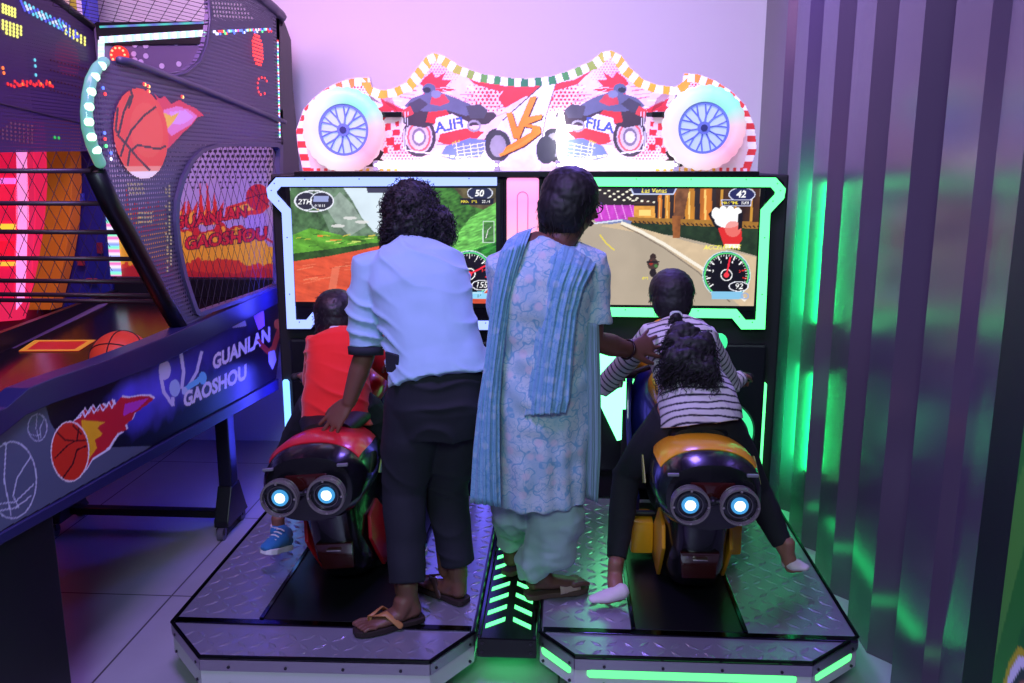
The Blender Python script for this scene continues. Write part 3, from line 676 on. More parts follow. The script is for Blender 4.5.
# red splashes and halftone dots
def halftone(cx, cy, R, period, c=RED):
    n = int(R * 2 / period)
    for i in range(-n, n):
        for j in range(-n, n):
            x = cx + (i + .5 * (j % 2)) * period; y = cy + j * period * .86; d = math.hypot(x - cx, (y - cy) * 1.3)
            if d < R: A.ell(x, y, period * .46 * (1 - d / R) ** .5 * .9, period * .46 * (1 - d / R) ** .5 * .9, c)
def splash(pts, c=RED): A.poly(pts, c)
cx_m = 526
def both(f):
    for sg in (0, 1):
        f((lambda x: x) if not sg else (lambda x: 2 * cx_m - x - (3 if x < 460 else 0)), sg)
def art(X, sg):
    pl = lambda pts, c, al=1.0: A.poly([(X(x), y) for x, y in pts], c, al)
    halftone(X(489), 96, 26, 4.2); halftone(X(436), 72, 24, 3.0, (226, 120, 160)); halftone(X(404), 150, 26, 3.4, (232, 90, 110)); halftone(X(350), 90, 26, 3.2)
    pl([(512, 80), (526, 80), (526, 96), (505, 108), (498, 98)], RED); pl([(460, 70), (474, 84), (500, 92), (512, 88), (512, 80), (490, 82), (478, 80)], RED)
    pl([(424, 78), (432, 72), (436, 78), (446, 72), (442, 80), (452, 80), (446, 86), (456, 90), (444, 92), (430, 92), (422, 96), (426, 88), (420, 84)], RED)
    pl([(380, 98), (400, 108), (420, 110), (402, 114), (384, 108)], RED); pl([(372, 112), (386, 104), (392, 112), (384, 120), (372, 120)], (196, 30, 50))
    for x, y, w_, h in ((384, 124, 7, 6), (392, 130, 8, 5), (386, 138, 8, 7), (393, 145, 7, 5), (383, 148, 5, 5), (395, 122, 4, 4)): pl([(x, y), (x + w_, y - 1), (x + w_, y + h), (x + 1, y + h + 1)], RED)
    rr = random.Random(9)
    for k in range(46):     # scratchy speed lines and panel seams over the bikes
        x = rr.uniform(400, 500); y = rr.uniform(104, 158); dx = rr.uniform(4, 16); A.line([(X(x), y), (X(x + dx), y + rr.uniform(-5, 5))], rr.uniform(.5, 1.1), rr.choice([(34, 30, 44), (34, 30, 44), (250, 246, 252), (214, 52, 62), (120, 124, 160)]), .75)
    for k in range(26):
        x = rr.uniform(384, 470); y = rr.uniform(84, 108); A.line([(X(x), y), (X(x + rr.uniform(6, 18)), y + rr.uniform(-1, 6))], rr.uniform(.5, 1.4), rr.choice([RED, (236, 120, 150), (250, 236, 244)]), .8)
    pl([(366, 80), (371, 78), (374, 98), (382, 104), (370, 100)], (40, 20, 34), .8); pl([(374, 84), (392, 98), (398, 112), (388, 106), (378, 94)], (110, 20, 36), .6)
    pl([(368, 156), (384, 160), (382, 168), (362, 166), (364, 160)], (30, 16, 26)); pl([(376, 148), (384, 152), (380, 160), (372, 162)], (30, 16, 26))
    # motorcycle and rider
    A.ell(X(419), 137, 17, 20, (60, 52, 64)); A.ell(X(419), 137, 13.5, 16.5, (196, 186, 200)); A.ell(X(419), 137, 12, 15, (230, 96, 96), hole=2.2); A.ell(X(419), 137, 7, 9, (120, 110, 130)); A.ell(X(419), 137, 5, 6, (222, 216, 226))
    A.ell(X(498), 145, 14, 17, (52, 48, 58)); A.ell(X(498), 145, 9, 12, (132, 128, 142)); A.ell(X(498), 145, 4, 5, (60, 56, 66))
    pl([(402, 112), (420, 106), (448, 108), (470, 112), (494, 112), (497, 116), (488, 124), (470, 126), (440, 122), (424, 128), (404, 124)], (60, 44, 58)); pl([(428, 112), (446, 110), (452, 118), (436, 124), (426, 122)], (206, 44, 54))
    pl([(436, 118), (452, 114), (468, 122), (466, 132), (446, 136), (434, 130)], (244, 238, 246)); pl([(440, 134), (466, 128), (484, 132), (476, 140), (452, 146), (438, 142)], (212, 52, 62)); pl([(446, 146), (470, 138), (486, 140), (492, 156), (452, 160), (440, 156)], (110, 128, 190))
    for k in range(4): A.line([(X(454 + k * 2), 148 + k * 3), (X(488), 142 + k * 4)], .8, (222, 226, 244))
    for k in range(5): A.line([(X(456 + k * 7), 143), (X(458 + k * 7), 158)], .7, (222, 226, 244))
    A.text('FIM', X(456), 143, 5, (236, 200, 70), mirror=not sg, slope=.3 if sg else -.3)
    pl([(404, 106), (412, 98), (424, 94), (440, 92), (456, 98), (470, 104), (480, 112), (466, 116), (446, 110), (430, 112), (412, 110)], (92, 96, 128)); pl([(432, 96), (444, 94), (450, 102), (440, 106), (430, 104)], (198, 60, 74))
    A.ell(X(429), 89, 6.6, 5.6, (84, 96, 128)); A.ell(X(427), 90, 4, 2.6, (28, 34, 56)); A.ell(X(436), 94, 5, 4, (120, 130, 160))
    pl([(408, 104), (420, 98), (428, 104), (418, 112), (408, 112)], (64, 60, 80)); pl([(402, 110), (410, 106), (414, 114), (404, 118)], (212, 60, 66))
    pl([(466, 106), (480, 104), (488, 110), (484, 118), (470, 118)], (70, 66, 84)); A.ell(X(474), 126, 7, 6, (150, 146, 160), hole=2)
    for k in range(3): A.line([(X(402 + k * 3), 112), (X(404 + k), 150), (X(470), 160 - k)], .6, (246, 244, 250), .8)
    pl([(380, 112), (402, 112), (402, 117), (380, 117)], (26, 20, 30))
    # small logo word on the fairing, mirrored on the left bike as printed
    A.text('FILA', X(450), 125.5, 15, (62, 84, 176), mirror=not sg, slope=.22 if sg else -.22, shear=.15, offset=.03)
both(art)
# VS panel
A.poly([(472, 172), (503, 118), (543, 84), (557, 80), (548, 110), (540, 172)], (236, 226, 244)); A.line([(503, 120), (543, 84)], 1.2, (60, 40, 60)); A.line([(557, 80), (546, 116), (538, 160)], .9, (90, 60, 90))
A.ell(498, 146, 13, 16, (60, 56, 66)); A.ell(498, 146, 8, 11, (150, 146, 160)); A.ell(546, 150, 10, 14, (56, 56, 66)); 
for dx, dy, c in ((1.2, 1.2, (60, 30, 30)), (0, 0, (240, 138, 36))):
    A.poly([(506 + dx, 113 + dy), (512 + dx, 112 + dy), (517 + dx, 128 + dy), (530 + dx, 97 + dy), (537 + dx, 96 + dy), (519 + dx, 139 + dy), (513 + dx, 138 + dy)], c)
    A.poly([(543 + dx, 114 + dy), (527 + dx, 117 + dy), (520 + dx, 126 + dy), (532 + dx, 128 + dy), (531 + dx, 132 + dy), (506 + dx, 147 + dy), (500 + dx, 157 + dy), (524 + dx, 146 + dy), (541 + dx, 133 + dy), (540 + dx, 126 + dy), (528 + dx, 124 + dy), (541 + dx, 119 + dy)], c)
A.line([(500, 155), (518, 146), (530, 138)], 2.4, (244, 150, 50))
# striped border that follows the outline: yellow at the shoulders, green in the middle, red and orange round the wheels
n = len(outT); seglen = 0
def colr(x):
    t = abs(x - cx_m)
    keys = [(0, (22, 110, 74)), (30, (40, 130, 70)), (50, (110, 160, 60)), (80, (196, 176, 50)), (100, (214, 168, 40)), (135, (236, 172, 40)), (160, (240, 150, 50)), (185, (236, 120, 60)), (205, (226, 70, 60)), (240, (216, 50, 60))]
    for (a, ca), (b, cb) in zip(keys, keys[1:]):
        if t <= b: k = (t - a) / (b - a); return tuple(ca[i] + (cb[i] - ca[i]) * k for i in range(3))
    return keys[-1][1]
acc = 0; STEP = 6.6; on = True
pts = []
for (xa, ya), (xb, yb) in zip(outT, outT[1:]):
    d = math.hypot(xb - xa, yb - ya); k = max(1, int(d / .6))
    for j in range(k): pts.append((xa + (xb - xa) * j / k, ya + (yb - ya) * j / k, (xb - xa) / d, (yb - ya) / d))
walked = 0; last = pts[0]; cell = [pts[0]]
def put(cell, on):
    WD = 9
    o = [(x, y) for x, y, _, _ in cell]
    i_ = [(x - ty * WD * (1 if True else 1), y + WD * .95 if abs(tx) > .45 else y + WD * .3) if abs(tx) > .45 else (x - ty * WD, y) for x, y, tx, ty in cell]
    A.poly(o + i_[::-1], colr(o[0][0]) if on else (250, 240, 246))
for p in pts[1:]:
    walked += math.hypot(p[0] - last[0], p[1] - last[1]); last = p; cell.append(p)
    if walked > STEP / 1.0: put(cell, on); on = not on; cell = [p]; walked = 0
for k in range(14):
    for sg in (0, 1):
        x = 303 + k * 7; x = x if not sg else 750 - k * 7 - 3; A.poly([(x, 168), (x + 3.5, 168), (x + 3.5, 174), (x, 174)], (222, 60, 60) if k < 5 else (240, 170, 50))
gr = A.noise(26, 1, 1, seed=77); A.c = np.clip(A.c * (1 + .16 * gr[..., None]), 0, 1)
A.build('marquee_print', attr_mat('marquee_print', .22, .4), mk, off=0)
# shelf, acrylic window frame and light tubes
zt = PY(400, 171, 3.93).z; zb = PY(400, 177, 3.93).z
xl = PY(296, 173, 3.93).x; xr = PY(758, 173, 3.93).x
MB().box((xl, 3.90, zb), (xr, 4.5, zt), .003).build('marquee_shelf', black, mk)
MB().box((xl + .2, 4.024, zb), (xr - .2, 4.08, z0 + .30), .01).build('marquee_rear_box', blackm, mk)
wl = mat('white_tube_light', (60, 60, 60), .4, em=(255, 250, 246), es=4.5)
for xa, xb in ((376, 497), (558, 676)):
    a = PY(xa, 165, 3.95); b = PY(xb, 165, 3.95); MB().tube([a, b], .0165, 12).build('light_tube', wl, mk, smooth=True)
    for q in (a, b): MB().box((q.x - .012, 3.935, zt), (q.x + .012, 3.975, q.z + .02), .003).build('tube_holder', mat('holder_white', (190, 186, 190), .5), mk)
# glowing upright bar standing in for the glare on the acrylic
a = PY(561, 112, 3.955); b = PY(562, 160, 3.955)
MB().tube([a, a.lerp(b, .5), b], [.010, .026, .016], 12).build('glare_bar', mat('glare_white', (60, 60, 60), .4, em=(250, 252, 255), es=10), mk, smooth=True)
for sx in (0, 1):   # black brackets that carry the wheels
    a = (380, 402) if not sx else (652, 674)
    p = PY(a[0], 114.5, 3.965); q = PY(a[1], 114.5, 3.965); MB().box((p.x - .05 * (1 - sx), 3.955, p.z - .012), (q.x + .05 * sx, 3.985, p.z + .012), .002).build('wheel_bracket', black, mk)

# lit wheels
def wheel(cx, cy):
    c = PY(cx, cy, 3.93); R = 41.5 * (c - EYE).dot(fw) / F
    m = bpy.data.materials.new('wheel_light'); m.use_nodes = True; nt = m.node_tree; b = nt.nodes['Principled BSDF']
    g = nt.nodes.new('ShaderNodeNewGeometry'); s1 = nt.nodes.new('ShaderNodeVectorMath'); s1.operation = 'SUBTRACT'; s1.inputs[1].default_value = c
    sp = nt.nodes.new('ShaderNodeSeparateXYZ'); at = nt.nodes.new('ShaderNodeMath'); at.operation = 'ARCTAN2'
    nt.links.new(g.outputs['Position'], s1.inputs[0]); nt.links.new(s1.outputs[0], sp.inputs[0]); nt.links.new(sp.outputs[2], at.inputs[0]); nt.links.new(sp.outputs[0], at.inputs[1])
    mr = nt.nodes.new('ShaderNodeMapRange'); mr.inputs[1].default_value = -math.pi; mr.inputs[2].default_value = math.pi
    cr = nt.nodes.new('ShaderNodeValToRGB'); e = cr.color_ramp.elements; e[0].color = L3(250, 236, 255); e[1].color = L3(250, 236, 255)
    for p_, cc in ((.2, (255, 240, 252)), (.38, (255, 170, 210)), (.5, (255, 200, 225)), (.6, (150, 250, 235)), (.72, (170, 250, 240)), (.85, (240, 250, 255))): x = e.new(p_); x.color = L3(*cc)
    nt.links.new(at.outputs[0], mr.inputs[0]); nt.links.new(mr.outputs[0], cr.inputs[0]); nt.links.new(cr.outputs[0], b.inputs['Emission Color']); b.inputs['Emission Strength'].default_value = .95
    b.inputs['Base Color'].default_value = (.12, .12, .12, 1)
    # knobbly translucent tyre, outer part of the lamp
    mb = MB(); N = 72; rr = []
    prof = [(R * .60, 0), (R * .62, -.022), (R * .80, -.034), (R * .95, -.026), (R * 1.0, -.006), (R * .98, .02), (R * .6, .02)]
    for k in range(N):
        t = 2 * math.pi * k / N; kn = 1 + .012 * (1 if k % 3 else -1.4)
        rr.append([V((c.x + math.cos(t) * r * (kn if r > R * .9 else 1), c.y + y, c.z + math.sin(t) * r * (kn if r > R * .9 else 1))) for r, y in prof])
    ty = mb.rings(rr, closed=True).build('wheel_lamp', m, mk, smooth=True)
    # rim face with spokes
    rim = MB().disc_ring((c.x, c.y - .002, c.z), (0, 1, 0), 0, R * .61, .01, 48).build('rim_disc', mat('rim_glow', (150, 170, 220), .4, em=(170, 190, 250), es=.75), mk)
    s = MB(); s.disc_ring((c.x, c.y - .012, c.z), (0, 1, 0), R * .55, R * .61, .012, 48); s.disc_ring((c.x, c.y - .018, c.z), (0, 1, 0), R * .07, R * .15, .02, 24)
    hub = s.build('rim_ring', mat('rim_blue_metal', (112, 128, 200), .35, .3, em=(90, 110, 220), es=.25), mk)
    for k in range(10):
        t = 2 * math.pi * (k + .25) / 10; u = V((math.cos(t), 0, math.sin(t))); nn = V((-u.z, 0, u.x))
        for sg in (-1, 1):
            a = V((c.x, c.y - .008, c.z)) + u * R * .13; b2 = V((c.x, c.y - .008, c.z)) + u * R * .56 + nn * sg * R * .075
            if sg == -1: b1 = b2
        aa = V((c.x, c.y - .006, c.z)) + u * R * .30; MB().tube([a, aa, b1 - V((0, 0, 0))], [.0042, .004, .003], 6, dome=False).tube([aa, b2], .0035, 6, dome=False).build('spoke', MATS['rim_blue_metal'], mk)
    MB().disc_ring((c.x, c.y - .022, c.z), (0, 1, 0), 0, R * .08, .01, 20).build('hub_cap', mat('hub_navy', (46, 54, 110), .4), mk)
wheel(344, 130); wheel(703.5, 128)
# ================================================================== BASKETBALL MACHINE
BX = -1.5; FXB = -2.5
BK = empty('basketball_machine', (-2.0, 3.4, 0), 'tall basketball shooting arcade machine with perforated side panels and flaming ball art', 'arcade machine')
QX = lambda x, y, X=BX: PX(x, y, X)
grey_panel = None
def perf_mat(name, c, holes=True, pitch=.0165, r=.30):
    """painted sheet with a grid of small round holes cut through"""
    m = mat(name, c, .42); nt = m.node_tree; b = nt.nodes['Principled BSDF']
    tc = nt.nodes.new('ShaderNodeTexCoord'); sp = nt.nodes.new('ShaderNodeSeparateXYZ'); nt.links.new(tc.outputs['Object'], sp.inputs[0])
    def frac(o):
        d = nt.nodes.new('ShaderNodeMath'); d.operation = 'DIVIDE'; d.inputs[1].default_value = pitch; nt.links.new(o, d.inputs[0])
        f = nt.nodes.new('ShaderNodeMath'); f.operation = 'FRACT'; nt.links.new(d.outputs[0], f.inputs[0])
        g = nt.nodes.new('ShaderNodeMath'); g.operation = 'SUBTRACT'; g.inputs[1].default_value = .5; nt.links.new(f.outputs[0], g.inputs[0])
        q = nt.nodes.new('ShaderNodeMath'); q.operation = 'POWER'; q.inputs[1].default_value = 2; nt.links.new(g.outputs[0], q.inputs[0]); 
        ab = nt.nodes.new('ShaderNodeMath'); ab.operation = 'MULTIPLY'; nt.links.new(g.outputs[0], ab.inputs[0]); nt.links.new(g.outputs[0], ab.inputs[1]); return ab.outputs[0]
    ad = nt.nodes.new('ShaderNodeMath'); ad.operation = 'ADD'; nt.links.new(frac(sp.outputs[1]), ad.inputs[0]); nt.links.new(frac(sp.outputs[2]), ad.inputs[1])
    gt = nt.nodes.new('ShaderNodeMath'); gt.operation = 'GREATER_THAN'; gt.inputs[1].default_value = r * r; nt.links.new(ad.outputs[0], gt.inputs[0])
    nt.links.new(gt.outputs[0], b.inputs['Alpha']); return m
pm = perf_mat('perforated_grey_steel', (86, 80, 112)); pmd = perf_mat('perforated_dark_steel', (74, 56, 96), r=.2)
frame_m = mat('grey_blue_frame', (72, 68, 96), .4); railm = mat('rail_blue', (40, 38, 86), .35); dark = mat('machine_black', (14, 13, 20), .4)
T = .018
# ---- hood side, lower near panel with the oval net window
outer_px = [(105, 62), (95, 74), (88, 95), (86, 120), (92, 145), (104, 170), (120, 206), (135, 232), (152, 264), (170, 298), (187, 327), (234, 300), (284, 281), (283.5, 230), (283.5, 180), (283, 124), (240, 107), (200, 91), (160, 76), (128, 64), (116, 60)]
win_px = [(281, 144), (240, 143), (216, 144), (200, 149), (189, 160), (180, 178), (174, 200), (173, 222), (176, 250), (182, 278), (189, 300), (195, 317), (240, 302), (281, 288)]
def resample(pts, n):
    pts = [V((*p, 0)) for p in pts]; L = [0]; m = len(pts)
    for i in range(m): L.append(L[-1] + (pts[(i + 1) % m] - pts[i]).length)
    out = []
    for k in range(n):
        s = L[-1] * k / n
        for i in range(m):
            if L[i] <= s <= L[i + 1]: out.append(pts[i].lerp(pts[(i + 1) % m], (s - L[i]) / max(1e-9, L[i + 1] - L[i]))); break
    return out
def polar(pts, n, c):
    """points of the loop met by n rays from c (star shaped loops)"""
    res = []
    for k in range(n):
        t = 2 * math.pi * k / n; d = V((math.cos(t), math.sin(t), 0)); best = None
        for i in range(len(pts)):
            a = V((*pts[i], 0)) - V((*c, 0)); b = V((*pts[(i + 1) % len(pts)], 0)) - V((*c, 0)); e = b - a
            den = d.x * e.y - d.y * e.x
            if abs(den) < 1e-9: continue
            tt = (a.x * e.y - a.y * e.x) / den; uu = (a.x * d.y - a.y * d.x) / den
            if tt > 0 and -1e-6 <= uu <= 1 + 1e-6 and (best is None or tt > best): best = tt
        res.append((c[0] + d.x * best, c[1] + d.y * best))
    return res
c0 = (230, 215); N = 160
o_ = [QX(*p) for p in polar(outer_px, N, c0)]; i_ = [QX(*p) for p in polar(win_px, N, c0)]
MB().ring_holes(o_, i_, (-T, 0, 0)).build('hood_side_panel', pm, BK, label='grey perforated side panel with an oval net window')
# frame of the window, rim of the panel
i2 = [QX(*p) for p in polar([(c0[0] + (x - c0[0]) * .94, c0[1] + (y - c0[1]) * .955) for x, y in win_px], N, c0)]
MB().ring_holes([p + V((.012, 0, 0)) for p in i_], [p + V((.012, 0, 0)) for p in i2], (-.04, 0, 0)).build('window_frame', frame_m, BK)
def edge(pts, r, name, m, X=BX, par=BK, seg=8, closed=False, off=0):
    return MB().tube([QX(x, y, X) + V((off, 0, 0)) for x, y in pts], r, seg, dome=False, closed=closed).build(name, m, par, smooth=True)
edge([(116, 60), (128, 62), (160, 74), (200, 89), (240, 105), (283, 122)], .013, 'panel_ledge', frame_m, off=.01)
edge([(104, 170), (120, 206), (135, 232), (152, 264), (170, 298), (187, 327)], .034, 'front_edge_bar', dark, off=-.03)
# clear arc with green lamps on the front curve
arc = [(104, 62), (97, 68), (91, 80), (88, 95), (86.5, 112), (87.5, 128), (92, 145), (100, 163)]
MB().tube([QX(x, y) for x, y in arc], .019, 12, side=(1, 0, 0), sq=.9).build('arc_light', mat('mint_arc_light', (110, 160, 145), .12, em=(110, 190, 160), es=.5), BK, smooth=True)
for x, y in ((98, 66), (91.5, 77), (87.5, 92), (85.5, 107), (85.3, 122), (88, 137), (93, 150)):
    MB().ball(QX(x, y) + V((.012, 0, 0)), .015, 10).build('arc_lamp', mat('mint_bead', (40, 90, 60), .2, em=(190, 255, 220), es=2.5), BK, smooth=True)
# diamond net: curves along two diagonals inside a region of a plane
def net(region_px, X, step, ang, r, name, m, world=None):
    P = [QX(x, y, X) for x, y in region_px] if world is None else world; Q = [(p.y, p.z) for p in P]; mb = MB()
    ymin = min(a for a, _ in Q); ymax = max(a for a, _ in Q); zmin = min(b for _, b in Q); zmax = max(b for _, b in Q)
    cyy, czz = (ymin + ymax) / 2, (zmin + zmax) / 2; R = math.hypot(ymax - ymin, zmax - zmin) / 2
    for sg in (-1, 1):
        d = (math.cos(ang), sg * math.sin(ang)); nn = (-d[1], d[0]); k = -int(R / step) - 1
        while k * step < R:
            o = (cyy + nn[0] * k * step, czz + nn[1] * k * step); hits = []
            for i in range(len(Q)):
                a = Q[i]; b = Q[(i + 1) % len(Q)]; ex, ey = b[0] - a[0], b[1] - a[1]; den = d[0] * ey - d[1] * ex
                if abs(den) < 1e-9: continue
                ax, ay = a[0] - o[0], a[1] - o[1]; t = (ax * ey - ay * ex) / den; u = (ax * d[1] - ay * d[0]) / den
                if 0 <= u < 1: hits.append(t)
            hits.sort()
            for t0, t1 in zip(hits[::2], hits[1::2]):
                mb.tube([V((X, o[0] + d[0] * t0, o[1] + d[1] * t0)), V((X, o[0] + d[0] * t1, o[1] + d[1] * t1))], r, 5, dome=False)
            k += 1
    return mb.build(name, m, BK)
netm = mat('net_cord', (34, 28, 44), .7)
net(win_px, BX - .01, .060, math.radians(56), .0011, 'window_net', netm)
# ---- upper hood side
up_px = [(206, -14), (209, 10), (207, 32), (203, 48), (196, 62), (184, 71), (170, 73), (170, 78), (200, 90), (240, 106), (283, 123), (282.5, 60), (281.5, 17), (262, 0), (245, -14)]
MB().prism([QX(x, y) for x, y in up_px], (-T, 0, 0)).build('upper_hood_panel', pm, BK, label='upper grey perforated side panel with red and rainbow lamps behind it')
edge([(242, -18), (262, -1), (273, 8), (282, 17)], .026, 'roof_edge', frame_m, off=.0)
edge([(170, 77), (186, 73), (200, 62), (207, 44), (210, 20), (208, -10)], .006, 'cutout_rim', frame_m)
MB().prism([QX(276, 18), QX(283, 18), QX(291, 40, BX), QX(293, 90), QX(297, 128), QX(300, 182), QX(284, 282), QX(283, 200)], (-.03, 0, 0)).build('back_post', dark, BK)
# lamps behind the perforations (LED dots)
def leds(pts, c, name, r=.0055, X=BX + .002, es=2.2, grp=None):
    mb = MB()
    for p in pts: mb.disc_ring(V((X, p.y, p.z)), (1, 0, 0), 0, r, .004, 8)
    return tag(mb.build(name, mat('led_' + name, (20, 20, 20), .4, em=c, es=es), BK), kind='stuff')
cols = [(255, 60, 60), (90, 120, 255), (90, 255, 140), (210, 210, 255), (255, 220, 120)]
nm = ['red_leds', 'blue_leds', 'green_leds', 'white_leds', 'yellow_leds']
buck = {k: [] for k in range(5)}
rng = random.Random(5); dimpts = []
c1 = QX(257, 50)
for i in range(-6, 7):
    for j in range(-6, 7):
        y, z = i * .0165, j * .0165
        if math.hypot(y, z) < .075: buck[0].append(V((0, c1.y + y, c1.z + z)))
for (x, y) in ((258, 79), (261, 77.5), (264, 78), (266, 81), (257, 83), (257, 88), (258, 92), (260, 94.5), (264, 93.5)): buck[0].append(QX(x, y))
for k in range(46):
    x = 213 + k * 1.28; y = 31.8 - k * .062; buck[rng.choice([0, 1, 1, 2, 3, 3])].append(QX(x, y + rng.choice([0, 0, 2.2])))
for k in range(60):
    x = 277 + k * .035; y = 41 + k * 1.62; buck[[0, 3, 1, 2, 3][k % 5]].append(QX(x, y))
for x, y in ((143, 84), (147, 86), (147, 91), (181, 96.5)): buck[0].append(QX(x, y)); buck[4].append(QX(x + 1, y + .5))
for x, y, k in ((103.5, 133, 1), (104, 139, 0), (105, 146, 2), (102, 88, 1), (110, 153, 1), (110, 159, 3), (104, 94, 0)): buck[k].append(QX(x, y))
for row in range(26):
    for k in range(2):
        if rng.random() < .7: dimpts.append(QX(165 + k * 3.4 + (row > 14) * 1.5, 186 + row * 3.4))
for i in range(5):
    for j in range(3): dimpts.append(QX(127 + i * 3.4 + j, 184 + j * 4.5)); dimpts.append(QX(138 + i * 3, 213 + j * 4.5))
for k in range(5): leds(buck[k], cols[k], nm[k])
leds(dimpts, (190, 170, 150), 'pale_lamps', .0038, es=.6)
leds([QX(212 + (i % 14) * 3.1 + (i // 14) * .6, 3 + (i // 14) * 4.2 + (i % 14) * .2) for i in range(56) if 212 + (i % 14) * 3.1 < 254 and 3 + (i // 14) * 4.2 < 26 and 240 + (3 + (i // 14) * 4.2) * .7 > 212 + (i % 14) * 3.1], (206, 170, 220), 'hole_glow_lamps', .0045, es=.7)
# lit flaming-ball sign on the hood
A = Art('X', BX, 2.82, 3.76, 1.44, 2.02, .0045)
A.m[:] = False; A.c[:] = lin(np.array([220, 50, 40]) / 255)
ball = [(139 + 27.5 * math.cos(t) + 3.5 * math.sin(t), 133.5 + 46 * math.sin(t)) for t in np.linspace(0, 2 * math.pi, 41)[:-1]]
flame = [(152, 92), (158, 98), (163, 95), (170, 103), (178, 99), (186, 104), (195, 108), (204, 116), (196, 118), (192, 124), (186, 130), (181, 134), (174, 142), (168, 148), (163, 152), (158, 145), (160, 125), (158, 108)]
A.m |= A.region(A.pxpoly(ball)) | A.region(A.pxpoly(flame))
n1 = A.noise(12, 1, seed=31)
A.poly(flame, (214, 40, 70)); A.poly([(162, 110), (176, 106), (188, 110), (196, 116), (190, 124), (180, 130), (170, 136), (163, 128)], (226, 120, 190)); A.poly([(168, 112), (184, 110), (192, 117), (182, 124), (170, 124)], (220, 160, 236), .8)
A.poly([(161, 112), (170, 116), (178, 112), (172, 122), (164, 131), (162, 124)], (240, 190, 50))
A.poly(ball, (232, 62, 44)); A.poly([(139 + (x - 139) * .6 + 6, 130 + (y - 133) * .6) for x, y in ball], (240, 84, 58), .7)
r = A.region(A.pxpoly(ball)) & (A.B < A.q(140, 166)[1]); A.fill(r, (250, 170, 140), .7); r = A.region(A.pxpoly(ball)) & (A.B < A.q(140, 172)[1]); A.fill(r, (255, 240, 236), .95)  # backlight glow on the lower rim, put into the print colour
for pl in ([(129, 96), (122, 112), (117, 134), (114, 130), (116, 108)], [(154, 107), (142, 116), (130, 130), (122, 146), (119, 156)], [(116, 135), (126, 146), (136, 158), (148, 170)], [(126, 165), (128, 152), (136, 145), (146, 147), (158, 149), (164, 146)], [(129, 90), (131, 96), (127, 108)]): A.line(pl, 2.3, (44, 18, 30))
A.build('flaming_ball_sign', attr_mat('backlit_print', .36, .35), BK, off=.006)
# ---- far side: dark perforated panel with lamps, net below
far = [(-60, -40), (20, -22), (58, 0), (98, 30), (100, 60), (104, 118), (104, 151), (60, 151.5), (0, 152.5), (-60, 153)]
MB().prism([QX(x, y, FXB) for x, y in far], (-T, 0, 0)).build('far_hood_panel', pmd, BK, label='dark perforated far side panel with coloured lamps')
edge([(20, -22), (58, 1), (98, 31)], .02, 'far_roof_edge', dark, X=FXB)
MB().tube([QX(-40, 94, FXB) + V((.004, 0, 0)), QX(84, 124, FXB) + V((.004, 0, 0))], .004, 6).build('panel_seam', mat('seam_line', (48, 40, 60), .5), BK)
buck = {}
def fl(k, x, y, r=.011): buck.setdefault(k, []).append(QX(x, y, FXB))
for i in range(5):
    for j in range(3): fl('yellow', 2 + i * 3 , 5 + j * 3.4 + i * 1.1)
for i in range(6):
    for j in range(4):
        if (i, j) not in ((5, 3), (0, 3)): fl('yellow', 2 + i * 3.6, 21 + j * 3.6 + i * 1.2)
for i in range(11):
    for j in range(4): fl('blue' if (i + j) % 4 == 0 or i < 1 else 'white' if (i * j) % 3 else 'cyan', 20 + i * 4.2 + j * 1.3, 1 + i * 2.2 + j * 3.0)
for i in range(8):
    for j in range(4): fl('blue', 56 + i * 3.1, 17 + i * 2.3 + j * 3.0) if rng.random() < .6 else None
for i in range(6):
    for j in range(3): fl('yellow' if rng.random() < .8 else 'blue', 65 + i * 3.8, 27 + i * 2.2 + j * 3.2)
for i in range(15): fl('red', 7 + i * 3.2, 84 + (i % 3) * 1.2 - (2 if 4 < i < 9 else 0) ); 
for i in range(10): fl('red', 14 + i * 4, 81.5 + (i % 2) * 4)
for x, y in ((2, 68), (3, 73), (22, 84), (40, 84), (49, 83)): fl('orange', x, y)
for x, y in ((34, 60), (34.5, 66), (35, 75)): fl('cyan', x, y)
fl('green', 54, 137.5); fl('green', 58, 138)
for i in range(8):
    for j in range(5):
        if i + j > 1: fl('dim', 2 + i * 4.2, 122 + j * 4.1 + i * .6)
for i in range(12):
    for j in range(4): fl('dim2', 50 + i * 3.6, 60 + j * 10 + i * .9)
FC = dict(yellow=((240, 236, 120), 1.3), white=((210, 220, 255), 1.2), blue=((90, 96, 240), 1.0), cyan=((110, 210, 240), 1.1), red=((255, 50, 60), 1.0), orange=((255, 120, 60), 1.6), green=((60, 220, 110), .8), dim=((150, 90, 130), .5), dim2=((120, 50, 90), .3))
for k, pts in buck.items():
    mb = MB()
    for p in pts: mb.disc_ring(V((FXB + .003, p.y, p.z)), (1, 0, 0), 0, .008 if k[:3] != 'dim' else .005, .003, 8)
    tag(mb.build(k.replace('dim2', 'faint').replace('dim', 'pale') + '_dot_lamps', mat('dots_' + k, (20, 20, 20), .4, em=FC[k][0], es=FC[k][1]), BK), kind='stuff')
MB().ball(QX(77, 58, FXB) + V((-.05, 0, 0)), (.03, .10, .10), 16).build('red_spot_lamp', mat('red_spot', (60, 10, 20), .5, em=(255, 30, 60), es=.9), BK, smooth=True)
farnet = [(-60, 153), (104, 151), (112, 190), (118, 275), (118, 300), (-60, 330)]
net(farnet, FXB, .085, math.radians(50), .0017, 'side_net', netm)
MB().tube([QX(110, 160, FXB), QX(119, 300, FXB)], .012, 8).build('rear_upright', dark, BK)
